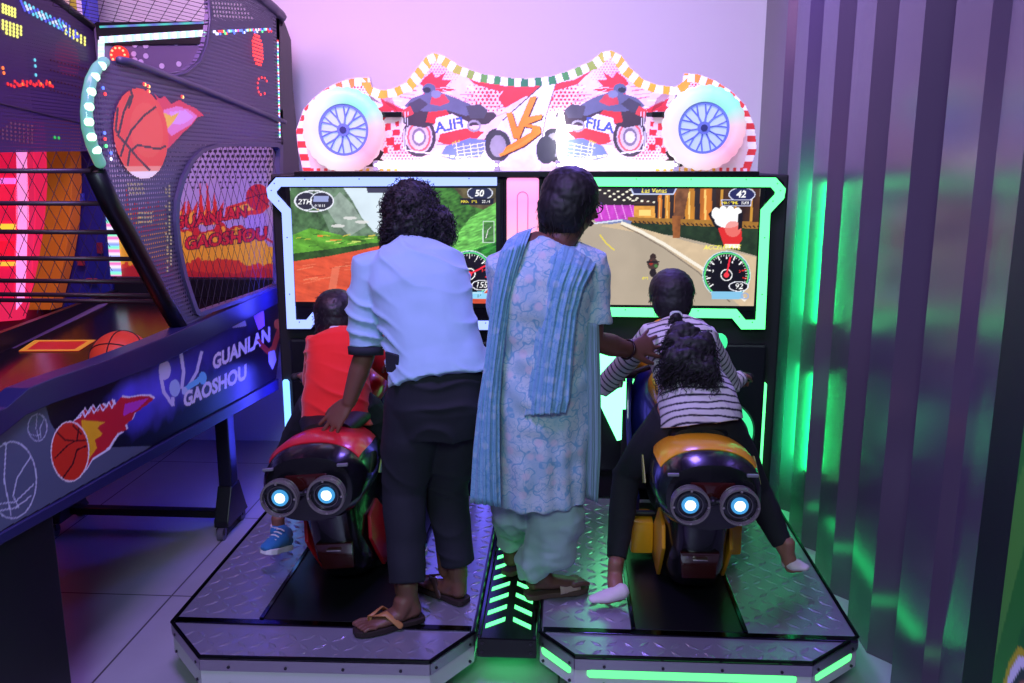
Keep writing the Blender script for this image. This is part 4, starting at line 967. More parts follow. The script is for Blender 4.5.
# ---- back board with printed sign, LED strips
YBk = 4.66
MB().box((-2.49, YBk + .004, 1.05), (-1.515, YBk + .05, 2.45), .003).build('back_board', mat('board_violet_grey', (104, 92, 128), .5), BK)
A = Art('Y', YBk, -2.47, -1.515, PY(200, 277, YBk).z, PY(200, 143, YBk).z, .0042)
A.c[:] = lin(np.array([168, 160, 178]) / 255)
for i in range(60):
    for j in range(12): 
        x = 118 + i * 5.0 + (j % 2) * 2.5; y = 146 + j * 5.2
        if y < 186 + 6 * math.sin(x * .2): A.ell(x, y, 1.9 - j * .1, 1.9 - j * .1, (30, 26, 36))
n1 = A.noise(22, 1, 1, seed=41); n2 = A.noise(9, 1, seed=42)
top = A.q(200, 232)[1] + (n1 + n2) * .05
A.fill(A.B < top + .03, (196, 44, 40)); A.fill(A.B < top, (232, 178, 40))
A.fill((A.B < A.q(200, 262)[1] + n1 * .05), (206, 60, 36)); A.fill((A.B < A.q(200, 270)[1] + n2 * .03), (170, 30, 40), .8)
for x0, h in ((178, 30), (190, 26), (202, 42), (209, 46), (216, 34), (160, 26), (150, 30), (128, 40), (138, 24)):
    A.poly([(x0 - 6, 225), (x0 - 3, 210), (x0 - 2, 225 - h), (x0 + 2, 212), (x0 + 8, 200), (x0 + 6, 225)], (206, 52, 36)); A.poly([(x0 - 3, 225), (x0, 214), (x0 + 4, 210), (x0 + 4, 225)], (236, 180, 50))
A.poly([(226, 207), (262, 196), (270, 206), (262, 214), (240, 216), (224, 222)], (214, 60, 40)); A.poly([(232, 208), (254, 202), (254, 210), (236, 212)], (240, 190, 60))
A.poly([(244, 217), (264, 213), (283, 222), (283, 250), (268, 246), (262, 236), (250, 230)], (168, 150, 190)); A.line([(262, 236), (276, 244), (284, 258)], 2.4, (190, 50, 60))
A.ell(258, 197, 12, 13, (196, 40, 40)); 
for pl in ([(250, 188), (258, 197), (268, 205)], [(256, 184), (260, 196), (256, 210)], [(246, 199), (258, 195), (270, 193)]): A.line(pl, .9, (60, 16, 26))
for t, x, y, s in (('GUAN', 196, 221, 16.5), ('LAN', 233, 214, 15), ('GAOSHOU', 226, 239, 17)):
    A.text(t, x, y, s, (70, 14, 40), offset=.09, slope=-.13, sx=.98, shear=.05); A.text(t, x, y, s, (206, 44, 52), offset=.035, slope=-.13, sx=.98, shear=.05)
A.build('printed_sign', attr_mat('sign_print', .10, .5), BK, off=-.002, label='printed sign reading GUAN LAN GAOSHOU among flames')
MB().box((-2.49, YBk - .03, 1.02), (-1.52, YBk + .02, PY(200, 278, YBk).z), .004).build('board_sill', dark, BK)
def ledstrip(a, b, n, w_, name, seq, es, nrm=(0, -1, 0)):
    """one strip whose diodes shine in repeating colours"""
    u = V((0, 0, 1)) if abs((b - a).z) < abs((b - a).x) else V((1, 0, 0)); ax_ = 0 if u.z else 2; per = (b - a).length / n * len(seq)
    m = mat('rainbow_' + name, (30, 30, 30), .4, em=seq[0], es=es); nt = m.node_tree; bb = nt.nodes['Principled BSDF']
    tc = nt.nodes.new('ShaderNodeTexCoord'); sp = nt.nodes.new('ShaderNodeSeparateXYZ'); nt.links.new(tc.outputs['Object'], sp.inputs[0])
    d = nt.nodes.new('ShaderNodeMath'); d.operation = 'DIVIDE'; d.inputs[1].default_value = per; nt.links.new(sp.outputs[ax_], d.inputs[0])
    f = nt.nodes.new('ShaderNodeMath'); f.operation = 'FRACT'; nt.links.new(d.outputs[0], f.inputs[0])
    cr = nt.nodes.new('ShaderNodeValToRGB'); cr.color_ramp.interpolation = 'EASE'; e = cr.color_ramp.elements; e[0].color = L3(*seq[0]); e[1].color = L3(*seq[0])
    for k in range(1, len(seq)): x = e.new(k / len(seq)); x.color = L3(*seq[k])
    nt.links.new(f.outputs[0], cr.inputs[0]); nt.links.new(cr.outputs[0], bb.inputs['Emission Color'])
    MB().prism([a - u * w_, b - u * w_, b + u * w_, a + u * w_], V(nrm) * .006).build(name, m, BK)
MB().box((-2.47, YBk - .012, PY(150, 38, YBk).z - .035), (-1.83, YBk, PY(150, 38, YBk).z + .08), .003).build('strip_backing', dark, BK)
RB = [(255, 90, 120), (120, 255, 190), (110, 140, 255), (230, 255, 255)]
ledstrip(PY(100, 40, YBk - .014), PY(208, 33, YBk - .014), 36, .016, 'top_light_strip', [(250, 225, 255), (170, 255, 235), (190, 190, 255)], 1.7)
ledstrip(PY(100, 27, YBk - .014), PY(208, 22.5, YBk - .014), 10, .005, 'bar_reflection_line', [(90, 230, 220), (120, 130, 240)], .8)  # glowing strip stands in for the cyan reflection on the black bar
ledstrip(PY(101.5, 40, YBk - .016), PY(101.5, 60, YBk - .016), 6, .016, 'corner_light_strip', [(190, 255, 235), (230, 200, 255)], 1.5)
ledstrip(PY(109.5, 192, YBk - .012), PY(116.5, 276, YBk - .012), 26, .030, 'side_light_strip', [(255, 110, 200), (130, 255, 210), (140, 160, 255), (240, 230, 255)], 1.15)
c = PY(118.5, 55, YBk - .05); MB().disc_ring(c, (0, 1, 0), 0, .048, .02, 24).build('red_round_lamp', mat('red_round', (60, 10, 10), .5, em=(255, 56, 50), es=1.1), BK)
mb = MB()
for k in range(10): t = k * 2 * math.pi / 10; mb.disc_ring(c + V((.036 * math.cos(t), -.004, .036 * math.sin(t))), (0, -1, 0), 0, .006, .003, 8)
mb.build('red_bead_lamps', mat('bead_orange', (60, 10, 10), .5, em=(255, 190, 140), es=1.6), BK)
mb = MB()
for x, y in ((135, 45), (146, 46), (146, 56), (134, 54), (187, 42), (199, 43), (141, 62), (162, 66), (179, 64), (176, 43), (135, 60)): mb.disc_ring(PY(x, y, YBk), (0, -1, 0), 0, .014, .003, 16)
mb.build('printed_dots', mat('pale_dots', (200, 190, 220), .5), BK)
# hoop below the board, mostly behind the side panel
hc = V((-2.0, YBk - .30, 2.0)); 
MB().tube([hc + V((.21 * math.cos(t), .21 * math.sin(t), 0)) for t in np.linspace(0, 2 * math.pi, 33)[:-1]], .009, 8, closed=True).build('hoop', mat('hoop_orange', (220, 70, 30), .4), BK, smooth=True)
MB().box((-2.04, YBk - .1, 1.97), (-1.96, YBk + .006, 2.02), .004).build('hoop_bracket', mat('hoop_orange', (220, 70, 30), .4), BK)
# roof net
mb = MB()
roof = lambda u, v: V((FXB + u * 1.0, 4.72 - v * 1.6, 2.47 + v * .12))
for k in range(-12, 13):
    for sg in (0, 1):
        a, b = (k / 12, 0), (k / 12 + 1, 1)
        x0, y0, x1, y1 = a[0], 0, b[0], 1
        if x1 < 0 or x0 > 1: continue
        if x0 < 0: y0 = -x0; x0 = 0
        if x1 > 1: y1 = 1 - (x1 - 1); x1 = 1
        if y1 - y0 < .01: continue
        if sg: x0, x1 = 1 - x0, 1 - x1
        mb.tube([roof(x0, y0), roof(x1, y1)], .0016, 5, dome=False)
mb.build('roof_net', netm, BK)
MB().tube([roof(0, 0), roof(1, 0)], .014, 8).build('roof_bar', dark, BK)
# ---- rail, lower side panel with print
rail_t = [(-40, 424), (0, 407), (22, 388), (47, 378), (98, 361), (160, 337), (232, 306), (284.5, 282)]
rail_b = [(284.5, 298), (232, 325), (160, 362), (98, 386), (45, 404), (20, 415), (0, 431), (-40, 462)]
MB().prism([QX(*p) + V((.02, 0, 0)) for p in rail_t + rail_b], (-.07, 0, 0), .003).build('side_rail', railm, BK)
low_t = [(x, y - 1) for x, y in rail_b]; low_b = [(-40, 556), (0, 531), (60, 498), (140, 453), (200, 420), (276, 378)]
poly = low_b[::-1] + [(-40, 462), (0, 431), (20, 415), (45, 404), (98, 386), (160, 362), (232, 325), (284.5, 298)]
MB().prism([QX(*p) + V((-.001, 0, 0)) for p in poly], (-.03, 0, 0)).build('lower_side_panel', mat('panel_navy', (22, 20, 46), .4), BK)
A = Art('X', BX, 1.93, 4.55, .60, 1.12, .0036)
A.m = A.region(A.pxpoly(poly)); A.c[:] = lin(np.array([16, 14, 34]) / 255)
n1 = A.noise(6, 1, seed=51); n2 = A.noise(16, 1, seed=52)
def glow(cx, cy, rx, ry, c, al):
    p = np.array([A.q(cx, cy)]); q = np.array(A.q(cx + rx, cy)); sx = abs(q[0] - p[0, 0]); q = np.array(A.q(cx, cy + ry)); sz = abs(q[1] - p[0, 1])
    d = np.sqrt(((A.A - p[0, 0]) / sx) ** 2 + ((A.B - p[0, 1]) / sz) ** 2) + n2 * .25; f = np.clip(1.15 - d, 0, 1)[..., None] * al
    A.c = A.c * (1 - f) + A.col(c) * f
# printed violet cloud behind the emblem
glow(160, 388, 44, 34, (96, 84, 232), 1.0); glow(128, 392, 16, 18, (92, 80, 236), .9); glow(205, 350, 44, 26, (66, 56, 170), .8); glow(140, 415, 16, 14, (70, 60, 200), .8)
A.poly([(-40, 400), (36, 398), (44, 404), (50, 424), (62, 440), (90, 448), (150, 446), (140, 460), (60, 505), (-40, 560)], (84, 90, 116))
# flaming ball
fl_ = [(73, 421), (80, 417), (84, 409), (88, 414), (92, 406), (97, 412), (101, 404), (106, 408), (110, 400), (114, 405), (120, 397), (128, 398), (138, 396), (148, 396), (153, 399), (147, 404), (140, 409), (134, 413), (131, 420), (124, 425), (126, 430), (117, 433), (112, 440), (108, 447), (100, 453), (92, 458), (86, 468), (80, 474)]
A.poly([(x + (1.6 if x > 100 else 0), y + (1.6 if y > 430 else -1.6)) for x, y in fl_], (232, 226, 244)); A.poly(fl_, (200, 32, 44)); A.poly([(124, 404), (148, 398), (136, 410), (122, 416)], (190, 60, 190)); A.poly([(80, 420), (104, 422), (96, 428), (102, 434), (94, 440), (96, 448), (86, 462)], (240, 178, 30))
A.line([(76, 418), (82, 411), (84, 417), (90, 407), (93, 413), (99, 405), (102, 411), (108, 402), (111, 408), (114, 400)], 1.2, (232, 226, 250))
A.ell(69, 451.5, 19.5, 30.5, (240, 226, 232)); A.ell(69, 451.5, 18.3, 29.2, (208, 48, 30))
for pl in ([(56, 432), (64, 440), (75, 441), (86, 440)], [(54, 458), (66, 446), (76, 440), (78, 428)], [(62, 478), (72, 464), (76, 450), (85, 446)], [(72, 425), (80, 434)]): A.line(pl, 1.5, (60, 14, 20))
# outline balls
A.ell(11, 480, 25, 39, (190, 190, 214), hole=1.3); A.ell(36.5, 427.5, 10, 14, (170, 170, 196), hole=1)
for pl in ([(5, 445), (3, 480), (10, 515)], [(30, 456), (16, 478), (12, 496), (18, 508)], [(-10, 505), (14, 502), (33, 484)], [(-10, 512), (14, 508), (30, 496)]): A.line(pl, 1.2, (190, 190, 214))
for pl in ([(36, 415), (35, 428), (38, 440)], [(43, 419), (39, 428), (40, 438)], [(28, 434), (36, 436), (45, 432)]): A.line(pl, .8, (170, 170, 196))
# player emblem and lettering
W_ = (206, 200, 250); C_ = (110, 190, 250)
A.ell(164, 370, 6, 10, W_); A.line([(160, 376), (163, 392), (172, 405), (172, 398)], 3.4, W_); A.ell(174, 388, 5.4, 8.6, (170, 190, 250)); A.line([(180, 352), (183, 372), (181, 388)], 3.4, W_); A.line([(201, 352), (196, 372), (188, 386)], 3, W_); A.line([(186, 388), (196, 382), (202, 376)], 5, C_); A.ell(202, 378, 4, 6.4, C_); A.ell(184, 391, 3, 4, (190, 200, 255))
A.text('GUANLAN', 241, 349, 20, (226, 216, 250), slope=-.50, sx=.60, offset=.045); A.text('GAOSHOU', 214.5, 386.5, 20, (226, 216, 250), slope=-.46, sx=.64, offset=.045)
A.poly([(229, 321), (244, 318), (246, 326), (232, 328)], (190, 180, 240)); A.poly([(253, 316), (263, 310), (264, 326), (258, 330), (255, 322)], (180, 110, 220))
A.line([(262, 346), (268, 352), (273, 348), (280, 326)], 5, (190, 60, 40)); A.poly([(268, 352), (274, 350), (276, 360), (272, 370), (268, 362)], (196, 186, 230)); A.ell(277, 324, 3.6, 5, (210, 100, 60)); A.line([(258, 340), (266, 350)], 3, (170, 50, 50))
A.build('side_panel_print', attr_mat('panel_print', .06, .32), BK, off=.003, label='navy side print with flaming basketball and the words GUANLAN GAOSHOU')
trim = [(-40, 557), (0, 532), (60, 499), (140, 454), (200, 421), (276.5, 378.5)]
MB().prism([QX(*p) + V((.012, 0, 0)) for p in trim] + [QX(x, y + 11) + V((.012, 0, 0)) for x, y in trim[::-1]], (-.07, 0, 0), .003).build('lower_trim', railm, BK)
# ---- front foot box, leg frame
fy = QX(55, 560).y
MB().box((-1.56, 1.9, .02), (-1.50, 2.32, .80), .006).box((-2.50, 1.9, .02), (-2.44, 2.32, .80), .006).box((-2.44, 2.28, .05), (-1.56, 2.32, .8), .004).build('front_foot_box', dark, BK)
lx = -1.60
for sx in (lx, -2.42):
    MB().box((sx - .032, 3.82, .10), (sx + .032, 3.90, .84), .006).build('rear_leg', mat('leg_paint', (24, 22, 44), .35), BK)
    MB().prism([(sx - .034, 3.74, .06), (sx - .034, 4.0, .06), (sx - .034, 3.98, .09), (sx - .034, 3.91, .24), (sx - .034, 3.81, .24), (sx - .034, 3.74, .09)], (.068, 0, 0), .004).build('leg_foot', dark, BK)
    for yy in (3.74, 3.98):
        c = MB().cyl((sx - .014, yy, .03), (sx + .014, yy, .03), .03, 18).build('caster_wheel', mat('caster_grey', (90, 86, 96), .4), BK)
        sub('fork', MB().box((sx - .02, yy - .015, .03), (sx - .016, yy + .015, .062)).box((sx + .016, yy - .015, .03), (sx + .02, yy + .015, .062)).mesh('fork'), MATS['dark_screw'], c)
MB().box((-2.42, 3.83, .07), (lx, 3.88, .105), .004).build('leg_cross_bar', dark, BK)
# ---- playing lane, far rail
z_f, z_b = .80, 1.02
def lane(y): return z_f + (z_b - z_f) * (y - 2.1) / (4.6 - 2.1)
MB().prism([(-2.47, 2.0, lane(2.0)), (-2.47, 4.64, lane(4.64)), (-1.53, 4.64, lane(4.64)), (-1.53, 2.0, lane(2.0))], (0, 0, -.02)).build('lane', mat('lane_black', (18, 14, 20), .2), BK)
MB().prism([(-2.5, 2.0, .72), (-2.5, 4.64, .66), (-2.5, 4.64, 1.06), (-2.5, 2.0, .95)], (.03, 0, 0)).build('far_side_panel', dark, BK)
P = [QX(x, y, -2.47) for x, y in ((-60, 388), (0, 358), (98, 308), (125, 302))]
MB().tube([p + V((.01, 0, 0)) for p in P], .024, 10, side=(1, 0, 0), sq=.8, dome=False).build('far_rail', mat('rail_pad', (90, 70, 104), .5), BK)
# printed strip on the lane
a = PZ(20, 363, lane(3.0) + .003); b = PZ(80, 363, lane(3.0) + .003); c = PZ(97, 353, lane(3.1) + .003); d = PZ(36, 353, lane(3.1) + .003)
st = Art('Y', 0, 0, 1, 0, 1, .01); st = None
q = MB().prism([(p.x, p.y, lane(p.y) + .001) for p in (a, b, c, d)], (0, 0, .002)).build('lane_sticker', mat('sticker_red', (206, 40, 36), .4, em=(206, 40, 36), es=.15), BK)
cc = (a + b + c + d) / 4
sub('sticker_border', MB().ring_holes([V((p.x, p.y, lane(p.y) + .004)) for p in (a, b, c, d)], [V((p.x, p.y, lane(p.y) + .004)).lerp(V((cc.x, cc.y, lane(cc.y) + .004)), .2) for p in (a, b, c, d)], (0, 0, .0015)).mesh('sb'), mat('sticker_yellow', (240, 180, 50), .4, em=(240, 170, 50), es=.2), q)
# front tray lip glowing red at the picture edge
P = [PY(x, y, 2.35) for x, y in ((-40, 408), (0, 393), (22, 384))]
MB().box((-2.46, 2.05, .84), (-1.56, 2.42, .90), .02).build('ball_tray', mat('tray_red', (150, 24, 28), .35), BK)
MB().box((-2.46, 2.40, .86), (-1.56, 2.44, .935), .008).build('tray_lip', mat('tray_orange', (232, 110, 60), .4), BK)
# guard bars across the front
for x, y in ((98, 171), (119, 204), (131, 233), (143, 260), (156, 283), (166, 297), (172, 303)):
    p = QX(x, y) ; z = p.z; yy = p.y + .03
    MB().tube([V((-2.48, yy, z + .0)), V((-1.54, yy, z))], .0085, 10, dome=False).build('guard_bar', mat('bar_maroon', (58, 34, 52), .35), BK, smooth=True)
# far front edge bar of the hood
P = [QX(*p) for p in [(104, 170), (120, 206), (135, 232), (152, 264), (170, 298), (187, 327)]]
MB().tube([V((-2.47, p.y + .0, p.z)) for p in P], .03, 8, dome=False).build('far_edge_bar', dark, BK)

# ---- ball lying in the lane
def basketball(c, r, label):
    root = empty('basketball', (c.x, c.y, c.z - r), label, 'ball')
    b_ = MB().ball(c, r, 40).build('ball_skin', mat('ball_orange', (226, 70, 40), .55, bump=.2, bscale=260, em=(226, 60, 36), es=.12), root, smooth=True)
    bl = mat('ball_seam', (40, 18, 20), .6)
    for ax, off in (((1, 0, 0), 0), ((0, .7, .7), 0), ((0, -.7, .7), .5), ((0, -.7, .7), -.5)):
        n = V(ax).normalized(); a1 = n.orthogonal().normalized(); a2 = n.cross(a1); rr = r * math.sqrt(1 - off * off) * 1.003
        pts = [c + n * off * r + (a1 * math.cos(t) + a2 * math.sin(t)) * rr for t in np.linspace(0, 2 * math.pi, 41)[:-1]]
        sub('seam', MB().tube(pts, .0026, 6, closed=True).mesh('seam'), bl, b_)
bp = PY(121, 357, 3.15); 
basketball(V((bp.x, 3.15, lane(3.15) + .117)), .112, 'orange basketball lying on the lane behind the rail of the basketball machine')
bp2 = None

# ================================================================== machines and decor seen through the side net
pk = empty('prize_machine', (-3.5, 4.75, 0), 'glowing pink machine with an orange frame beyond the net of the basketball machine', 'arcade machine')
Yp = 4.6
MB().box((-4.4, Yp + .05, .02), (-2.94, 5.0, 1.95), .02).build('cabinet_body', mat('pink_cabinet', (120, 20, 60), .5), pk)
q = lambda x, y, Y=Yp: PY(x, y, Y)
MB().prism([q(-110, 120), q(38, 120), q(45, 160), q(44, 220), q(34, 270), q(20, 320), q(-110, 330)], (0, .05, 0)).build('glass_front', mat('pink_glow', (120, 20, 40), .4, em=(255, 40, 96), es=.75), pk)
for x0, x1, c, e in ((-30, 16, (230, 24, 70), .8), (16, 27, (255, 150, 220), 1.0), (27, 33, (230, 40, 90), .8)):
    MB().prism([q(x0, 148, Yp - .005), q(x1, 148, Yp - .005), q(x1 + 2, 215, Yp - .005), q(x1 - 3, 300, Yp - .005), q(x0, 310, Yp - .005)], (0, .012, 0)).build('glowing_pillar', mat('pillar_%d' % x0, c, .4, em=c, es=e), pk)
for y0, y1, c in ((178, 184, (255, 120, 230)), (224, 230, (255, 210, 60)), (262, 266, (255, 190, 60)), (241, 260, (236, 20, 50)), (186, 206, (240, 30, 70))):
    MB().prism([q(-60, y0, Yp - .02), q(15, y0, Yp - .02), q(14, y1, Yp - .02), q(-60, y1, Yp - .02)], (0, .012, 0)).build('glowing_shelf', mat('shelf_%d' % y0, c, .4, em=c, es=.95), pk)
frame_ = [(44, 120), (46, 150), (47, 185), (44, 225), (38, 262), (28, 310)]; fo = [(70, 120), (71, 150), (72, 185), (70, 225), (64, 262), (52, 310)]
MB().prism([q(*p, Yp - .04) for p in frame_] + [q(*p, Yp - .04) for p in fo[::-1]], (0, .1, 0), .006).build('orange_frame', mat('orange_frame', (220, 122, 30), .45, em=(200, 90, 20), es=.25), pk)
be = empty('blue_machine', (-2.8, 4.8, 0), 'dark blue arcade machine with a striped yellow and white topper, beside the orange frame', 'arcade machine')
MB().box((-2.90, 4.70, .02), (-2.54, 5.0, 2.42), .01).build('cabinet_body', mat('navy_cabinet', (26, 32, 120), .45), be)
for x0, x1, c in ((60, 72, (238, 230, 190)), (72, 79, (196, 196, 60)), (79, 84, (236, 232, 240)), (84, 91, (70, 80, 200))):
    a = PY(x0, 10, 4.72); b = PY(x1, 10, 4.72); MB().box((a.x, 4.70, 2.40), (b.x, 4.80, 2.85), .003).build('topper_stripe', mat('topper_%d' % x0, c, .5), be)
for x, y, w_, h, c in ((81, 261, .04, .05, (150, 40, 50)), (92, 280, .06, .02, (170, 50, 50)), (80, 198, .05, .05, (60, 70, 160)), (100, 248, .03, .06, (120, 30, 50))):
    p = PY(x, y, 4.655); MB().box((p.x - w_ / 2, 4.645, p.z - h / 2), (p.x + w_ / 2, 4.66, p.z + h / 2), .003).build('coin_panel', mat('coin_%d' % x, c, .5), be)
# ================================================================== RIDE-ON MOTORCYCLES
def sring(y, zc, hw, hh, e=2.6, n=40, xc=0, a0=0, a1=2 * math.pi, full=True, top=1.0):
    pts = []
    m = n if full else n - 1
    for k in range(n):
        t = a0 + (a1 - a0) * k / m; c, s = math.cos(t), math.sin(t)
        x = hw * math.copysign(abs(c) ** (2 / e), c); z = hh * math.copysign(abs(s) ** (2 / e), s)
        if z > 0: z *= top
        pts.append(V((xc + x, y, zc + z)))
    return pts
def loft(secs, **k): return MB().rings([sring(*s, **k) for s in secs])
def shell(secs, a0, a1, th, n=24):
    """open strip of a lofted skin with thickness"""
    mb = MB(); rr = []
    for (y, zc, hw, hh, e) in secs:
        o = sring(y, zc, hw, hh, e, n, a0=a0, a1=a1, full=False); i = sring(y, zc, hw - th, hh - th, e, n, a0=a0, a1=a1, full=False)
        rr.append(o + i[::-1])
    return mb.rings(rr)
def bike(base, lean, main, main_name, fair, fair_name, label, glow=None, acc=None):
    r = empty('ride_on_motorcycle', base, label, 'motorcycle ride', 'ride-on motorcycles', rot=(0, math.radians(lean), 0))
    bk = mat('bike_gloss_black', (16, 15, 20), .24, coat=.3); bm_ = mat('bike_matt_black', (20, 19, 24), .5)
    mc = mat(main_name, main, .3, coat=.4); fc = mat(fair_name, fair, .3, coat=.4)
    W = dict(world=False)
    def B(mb, name, m, smooth=True, label=None, ang=40):
        o = mb.build(name, m, r, smooth=False, label=label, world=False)
        return autosmooth(o, ang) if smooth else o
    # tail
    tail = [(-.548, .49, .115, .085, 2.3), (-.54, .49, .145, .110, 2.4), (-.50, .49, .166, .126, 2.3), (-.42, .495, .176, .130, 2.3), (-.30, .485, .178, .132, 2.3), (-.16, .47, .16, .125, 2.4), (-.04, .45, .14, .12, 2.5), (.10, .45, .13, .12, 2.5)]
    B(loft(tail), 'tail_body', bk)
    cow = [(-.45, .492, .174, .133, 2.3), (-.42, .497, .181, .138, 2.3), (-.30, .487, .183, .140, 2.3), (-.16, .47, .165, .133, 2.4)]
    B(shell(cow, math.radians(28), math.radians(152), .012), 'seat_cowl', mc, label=main_name.replace('_', ' '))
    # thin trim gap and reflectors on the cowl
    for s in (-1, 1): B(MB().box((s * .125 - .018, -.552, .565), (s * .125 + .018, -.54, .574), .002), 'cowl_clip', mat('clip_grey', (120, 116, 126), .4))
    B(loft([(-.26, .60, .09, .035, 2.4), (-.18, .615, .125, .04, 2.6), (-.02, .60, .135, .04, 2.6), (.12, .59, .10, .035, 2.4)]), 'seat', mat('seat_vinyl', (18, 18, 22), .55, bump=.1, bscale=200))
    # upper tail lamp cluster
    tl = mat('dull_red_lens', (62, 20, 20), .15, coat=.5)
    B(MB().prism([(-.072, -.556, .545), (.072, -.556, .545), (.055, -.556, .492), (-.055, -.556, .492)], (0, .03, 0), .006), 'upper_tail_lamp', tl)
    # lower housing under the tail
    low = []
    for z, hw, y0, y1 in ((.02, .075, -.20, .10), (.05, .098, -.28, .14), (.12, .112, -.33, .16), (.22, .118, -.36, .18), (.32, .120, -.38, .18), (.40, .128, -.40, .16), (.45, .12, -.40, .12)):
        yc = (y0 + y1) / 2; hl = (y1 - y0) / 2; ring = []
        for k in range(40):
            t = 2 * math.pi * k / 40; c, s = math.cos(t), math.sin(t)
            ring.append(V((hw * math.copysign(abs(c) ** .62, c), yc + hl * math.copysign(abs(s) ** .62, s), z)))
        low.append(ring)
    B(MB().rings(low), 'lower_housing', bk)
    B(MB().prism([(-.068, -.366, .215), (.068, -.366, .215), (.058, -.345, .11), (-.058, -.345, .11)], (0, .03, 0), .005), 'lower_tail_lamp', tl)
    B(MB().box((-.026, -.374, .190), (.026, -.362, .196), .002), 'lamp_glint_bar', mat('clip_chrome', (190, 180, 176), .2, .9))
    B(MB().cyl((0, -.02, .0), (0, -.02, .06), .12, 32).cyl((0, .3, .0), (0, .3, .3), .05, 24), 'pedestal', bm_)
    # twin round lamps on a cross bracket
    br = B(MB().tube([(-.075, -.575, .49), (.075, -.575, .49)], .008, 10).tube([(0, -.575, .49), (0, -.50, .49)], .012, 10), 'lamp_bracket', bm_)
    for s in (-1, 1):
        x = s * .077; y = -.60; z = .49
        hs = B(MB().disc_ring((x, y, z), (0, -1, 0), .0545, .061, .018, 40).disc_ring((x, y + .02, z), (0, -1, 0), 0, .060, .006, 40).disc_ring((x, y + .0, z), (0, -1, 0), .055, .0625, .008, 40), 'round_lamp', mat('lamp_smoke', (128, 118, 118), .22, .4))
        sub('reflector', MB().disc_ring((x, y + .006, z), (0, -1, 0), .018, .055, .003, 40).mesh('rf'), mat('lamp_reflector', (74, 70, 80), .22, .8), hs)
        sub('inner_ring', MB().disc_ring((x, y - .004, z), (0, -1, 0), .038, .0405, .004, 40).mesh('ir'), mat('lamp_ring_grey', (110, 104, 108), .3, .6), hs)
        sub('halo_light', MB().disc_ring((x, y, z), (0, -1, 0), 0, .027, .006, 32).mesh('hl'), mat('halo_blue', (10, 40, 60), .4, em=(70, 160, 225), es=1.0), hs)
        sub('core_light', MB().ball((x, y - .006, z), (.0175, .006, .0175), 16).mesh('cl'), mat('core_white', (100, 100, 100), .4, em=(225, 245, 255), es=2.2), hs, smooth=True)
        for k in range(4):
            t = math.pi / 2 * k; sub('lamp_screw', MB().disc_ring((x + .054 * math.cos(t), y - .022, z + .054 * math.sin(t)), (0, -1, 0), 0, .004, .003, 10).mesh('ls'), MATS['clip_chrome'], hs)
    # main body, side fairings, foot rests
    body = [(-.10, .36, .10, .13, 2.6), (.05, .34, .125, .19, 2.8), (.22, .34, .14, .24, 2.8), (.38, .38, .15, .25, 2.8), (.50, .42, .13, .22, 2.6), (.56, .44, .08, .16, 2.4)]
    B(loft(body), 'engine_fairing', bm_)
    B(loft([(.06, .60, .07, .05, 2.2), (.13, .64, .12, .075, 2.4), (.25, .66, .135, .085, 2.4), (.36, .66, .11, .075, 2.4), (.42, .65, .06, .05, 2.2)]), 'fuel_tank', mc)
    B(loft([(.20, .44, .13, .20, 2.4), (.32, .46, .185, .24, 2.5), (.46, .48, .195, .25, 2.5), (.58, .50, .15, .20, 2.4), (.65, .52, .07, .10, 2.2)]), 'front_cowling', fc)
    for s in (-1, 1):
        P = [(.10, .10), (.42, .16), (.62, .34), (.66, .56), (.60, .74), (.46, .78), (.36, .66), (.30, .50), (.20, .36), (.08, .24)]
        B(MB().prism([(s * (.155 + .04 * math.sin(min(1, max(0, y / .6)) * math.pi)), y, z) for y, z in P], (s * .022, 0, 0), .006), 'side_fairing', fc)
        P = [(-.28, .28), (-.16, .30), (-.02, .18), (.14, .08), (.10, .03), (-.16, .03), (-.22, .10), (-.30, .20)]
        B(MB().prism([(s * .112, y, z) for y, z in P], (s * .014, 0, 0), .004), 'lower_side_panel', mat('panel_' + main_name, tuple(int(v * .9) for v in main), .35))
        B(MB().box((s * .125, -.03, .05), (s * .215, .11, .185), .016), 'foot_block', mc)
        B(MB().tube([(s * .12, .02, .20), (s * .25, .02, .20)], .012, 12), 'foot_peg', bm_)
        # stripe on tail side
        B(MB().prism([(s * .193, -.36, .47), (s * .193, -.24, .53), (s * .189, -.16, .50), (s * .193, -.28, .44)], (s * .004, 0, 0)), 'tail_stripe', mat('stripe_' + main_name, acc or (120, 140, 60), .4))
    B(loft([(.40, .70, .10, .05, 2.4), (.48, .74, .17, .10, 2.4), (.56, .70, .19, .15, 2.5), (.63, .62, .14, .15, 2.4), (.67, .58, .07, .09, 2.2)]), 'nose_fairing', mc)
    B(shell([(.44, .76, .10, .08, 2.2), (.50, .80, .13, .10, 2.2), (.58, .74, .14, .13, 2.2)], math.radians(20), math.radians(160), .006), 'windscreen', mc)
    # handlebar, grips, levers, mirrors
    B(MB().tube([(-.27, .30, .685), (-.20, .32, .69), (-.09, .36, .72), (.09, .36, .72), (.20, .32, .69), (.27, .30, .685)], .012, 12), 'handlebar', bm_)
    for s in (-1, 1):
        B(MB().tube([(s * .19, .322, .69), (s * .285, .296, .684)], .0175, 14), 'grip', rubber)
        B(MB().tube([(s * .17, .34, .695), (s * .21, .37, .69), (s * .28, .36, .68)], .006, 8), 'lever', mat('clip_chrome', (190, 180, 176), .2, .9))
    # front wheel and fork
    wc = V((0, .40, .285))
    B(MB().tube([wc + V((0, math.cos(t) * .20, math.sin(t) * .20)) for t in np.linspace(0, 2 * math.pi, 41)[:-1]], .055, 14, closed=True), 'front_tyre', rubber)
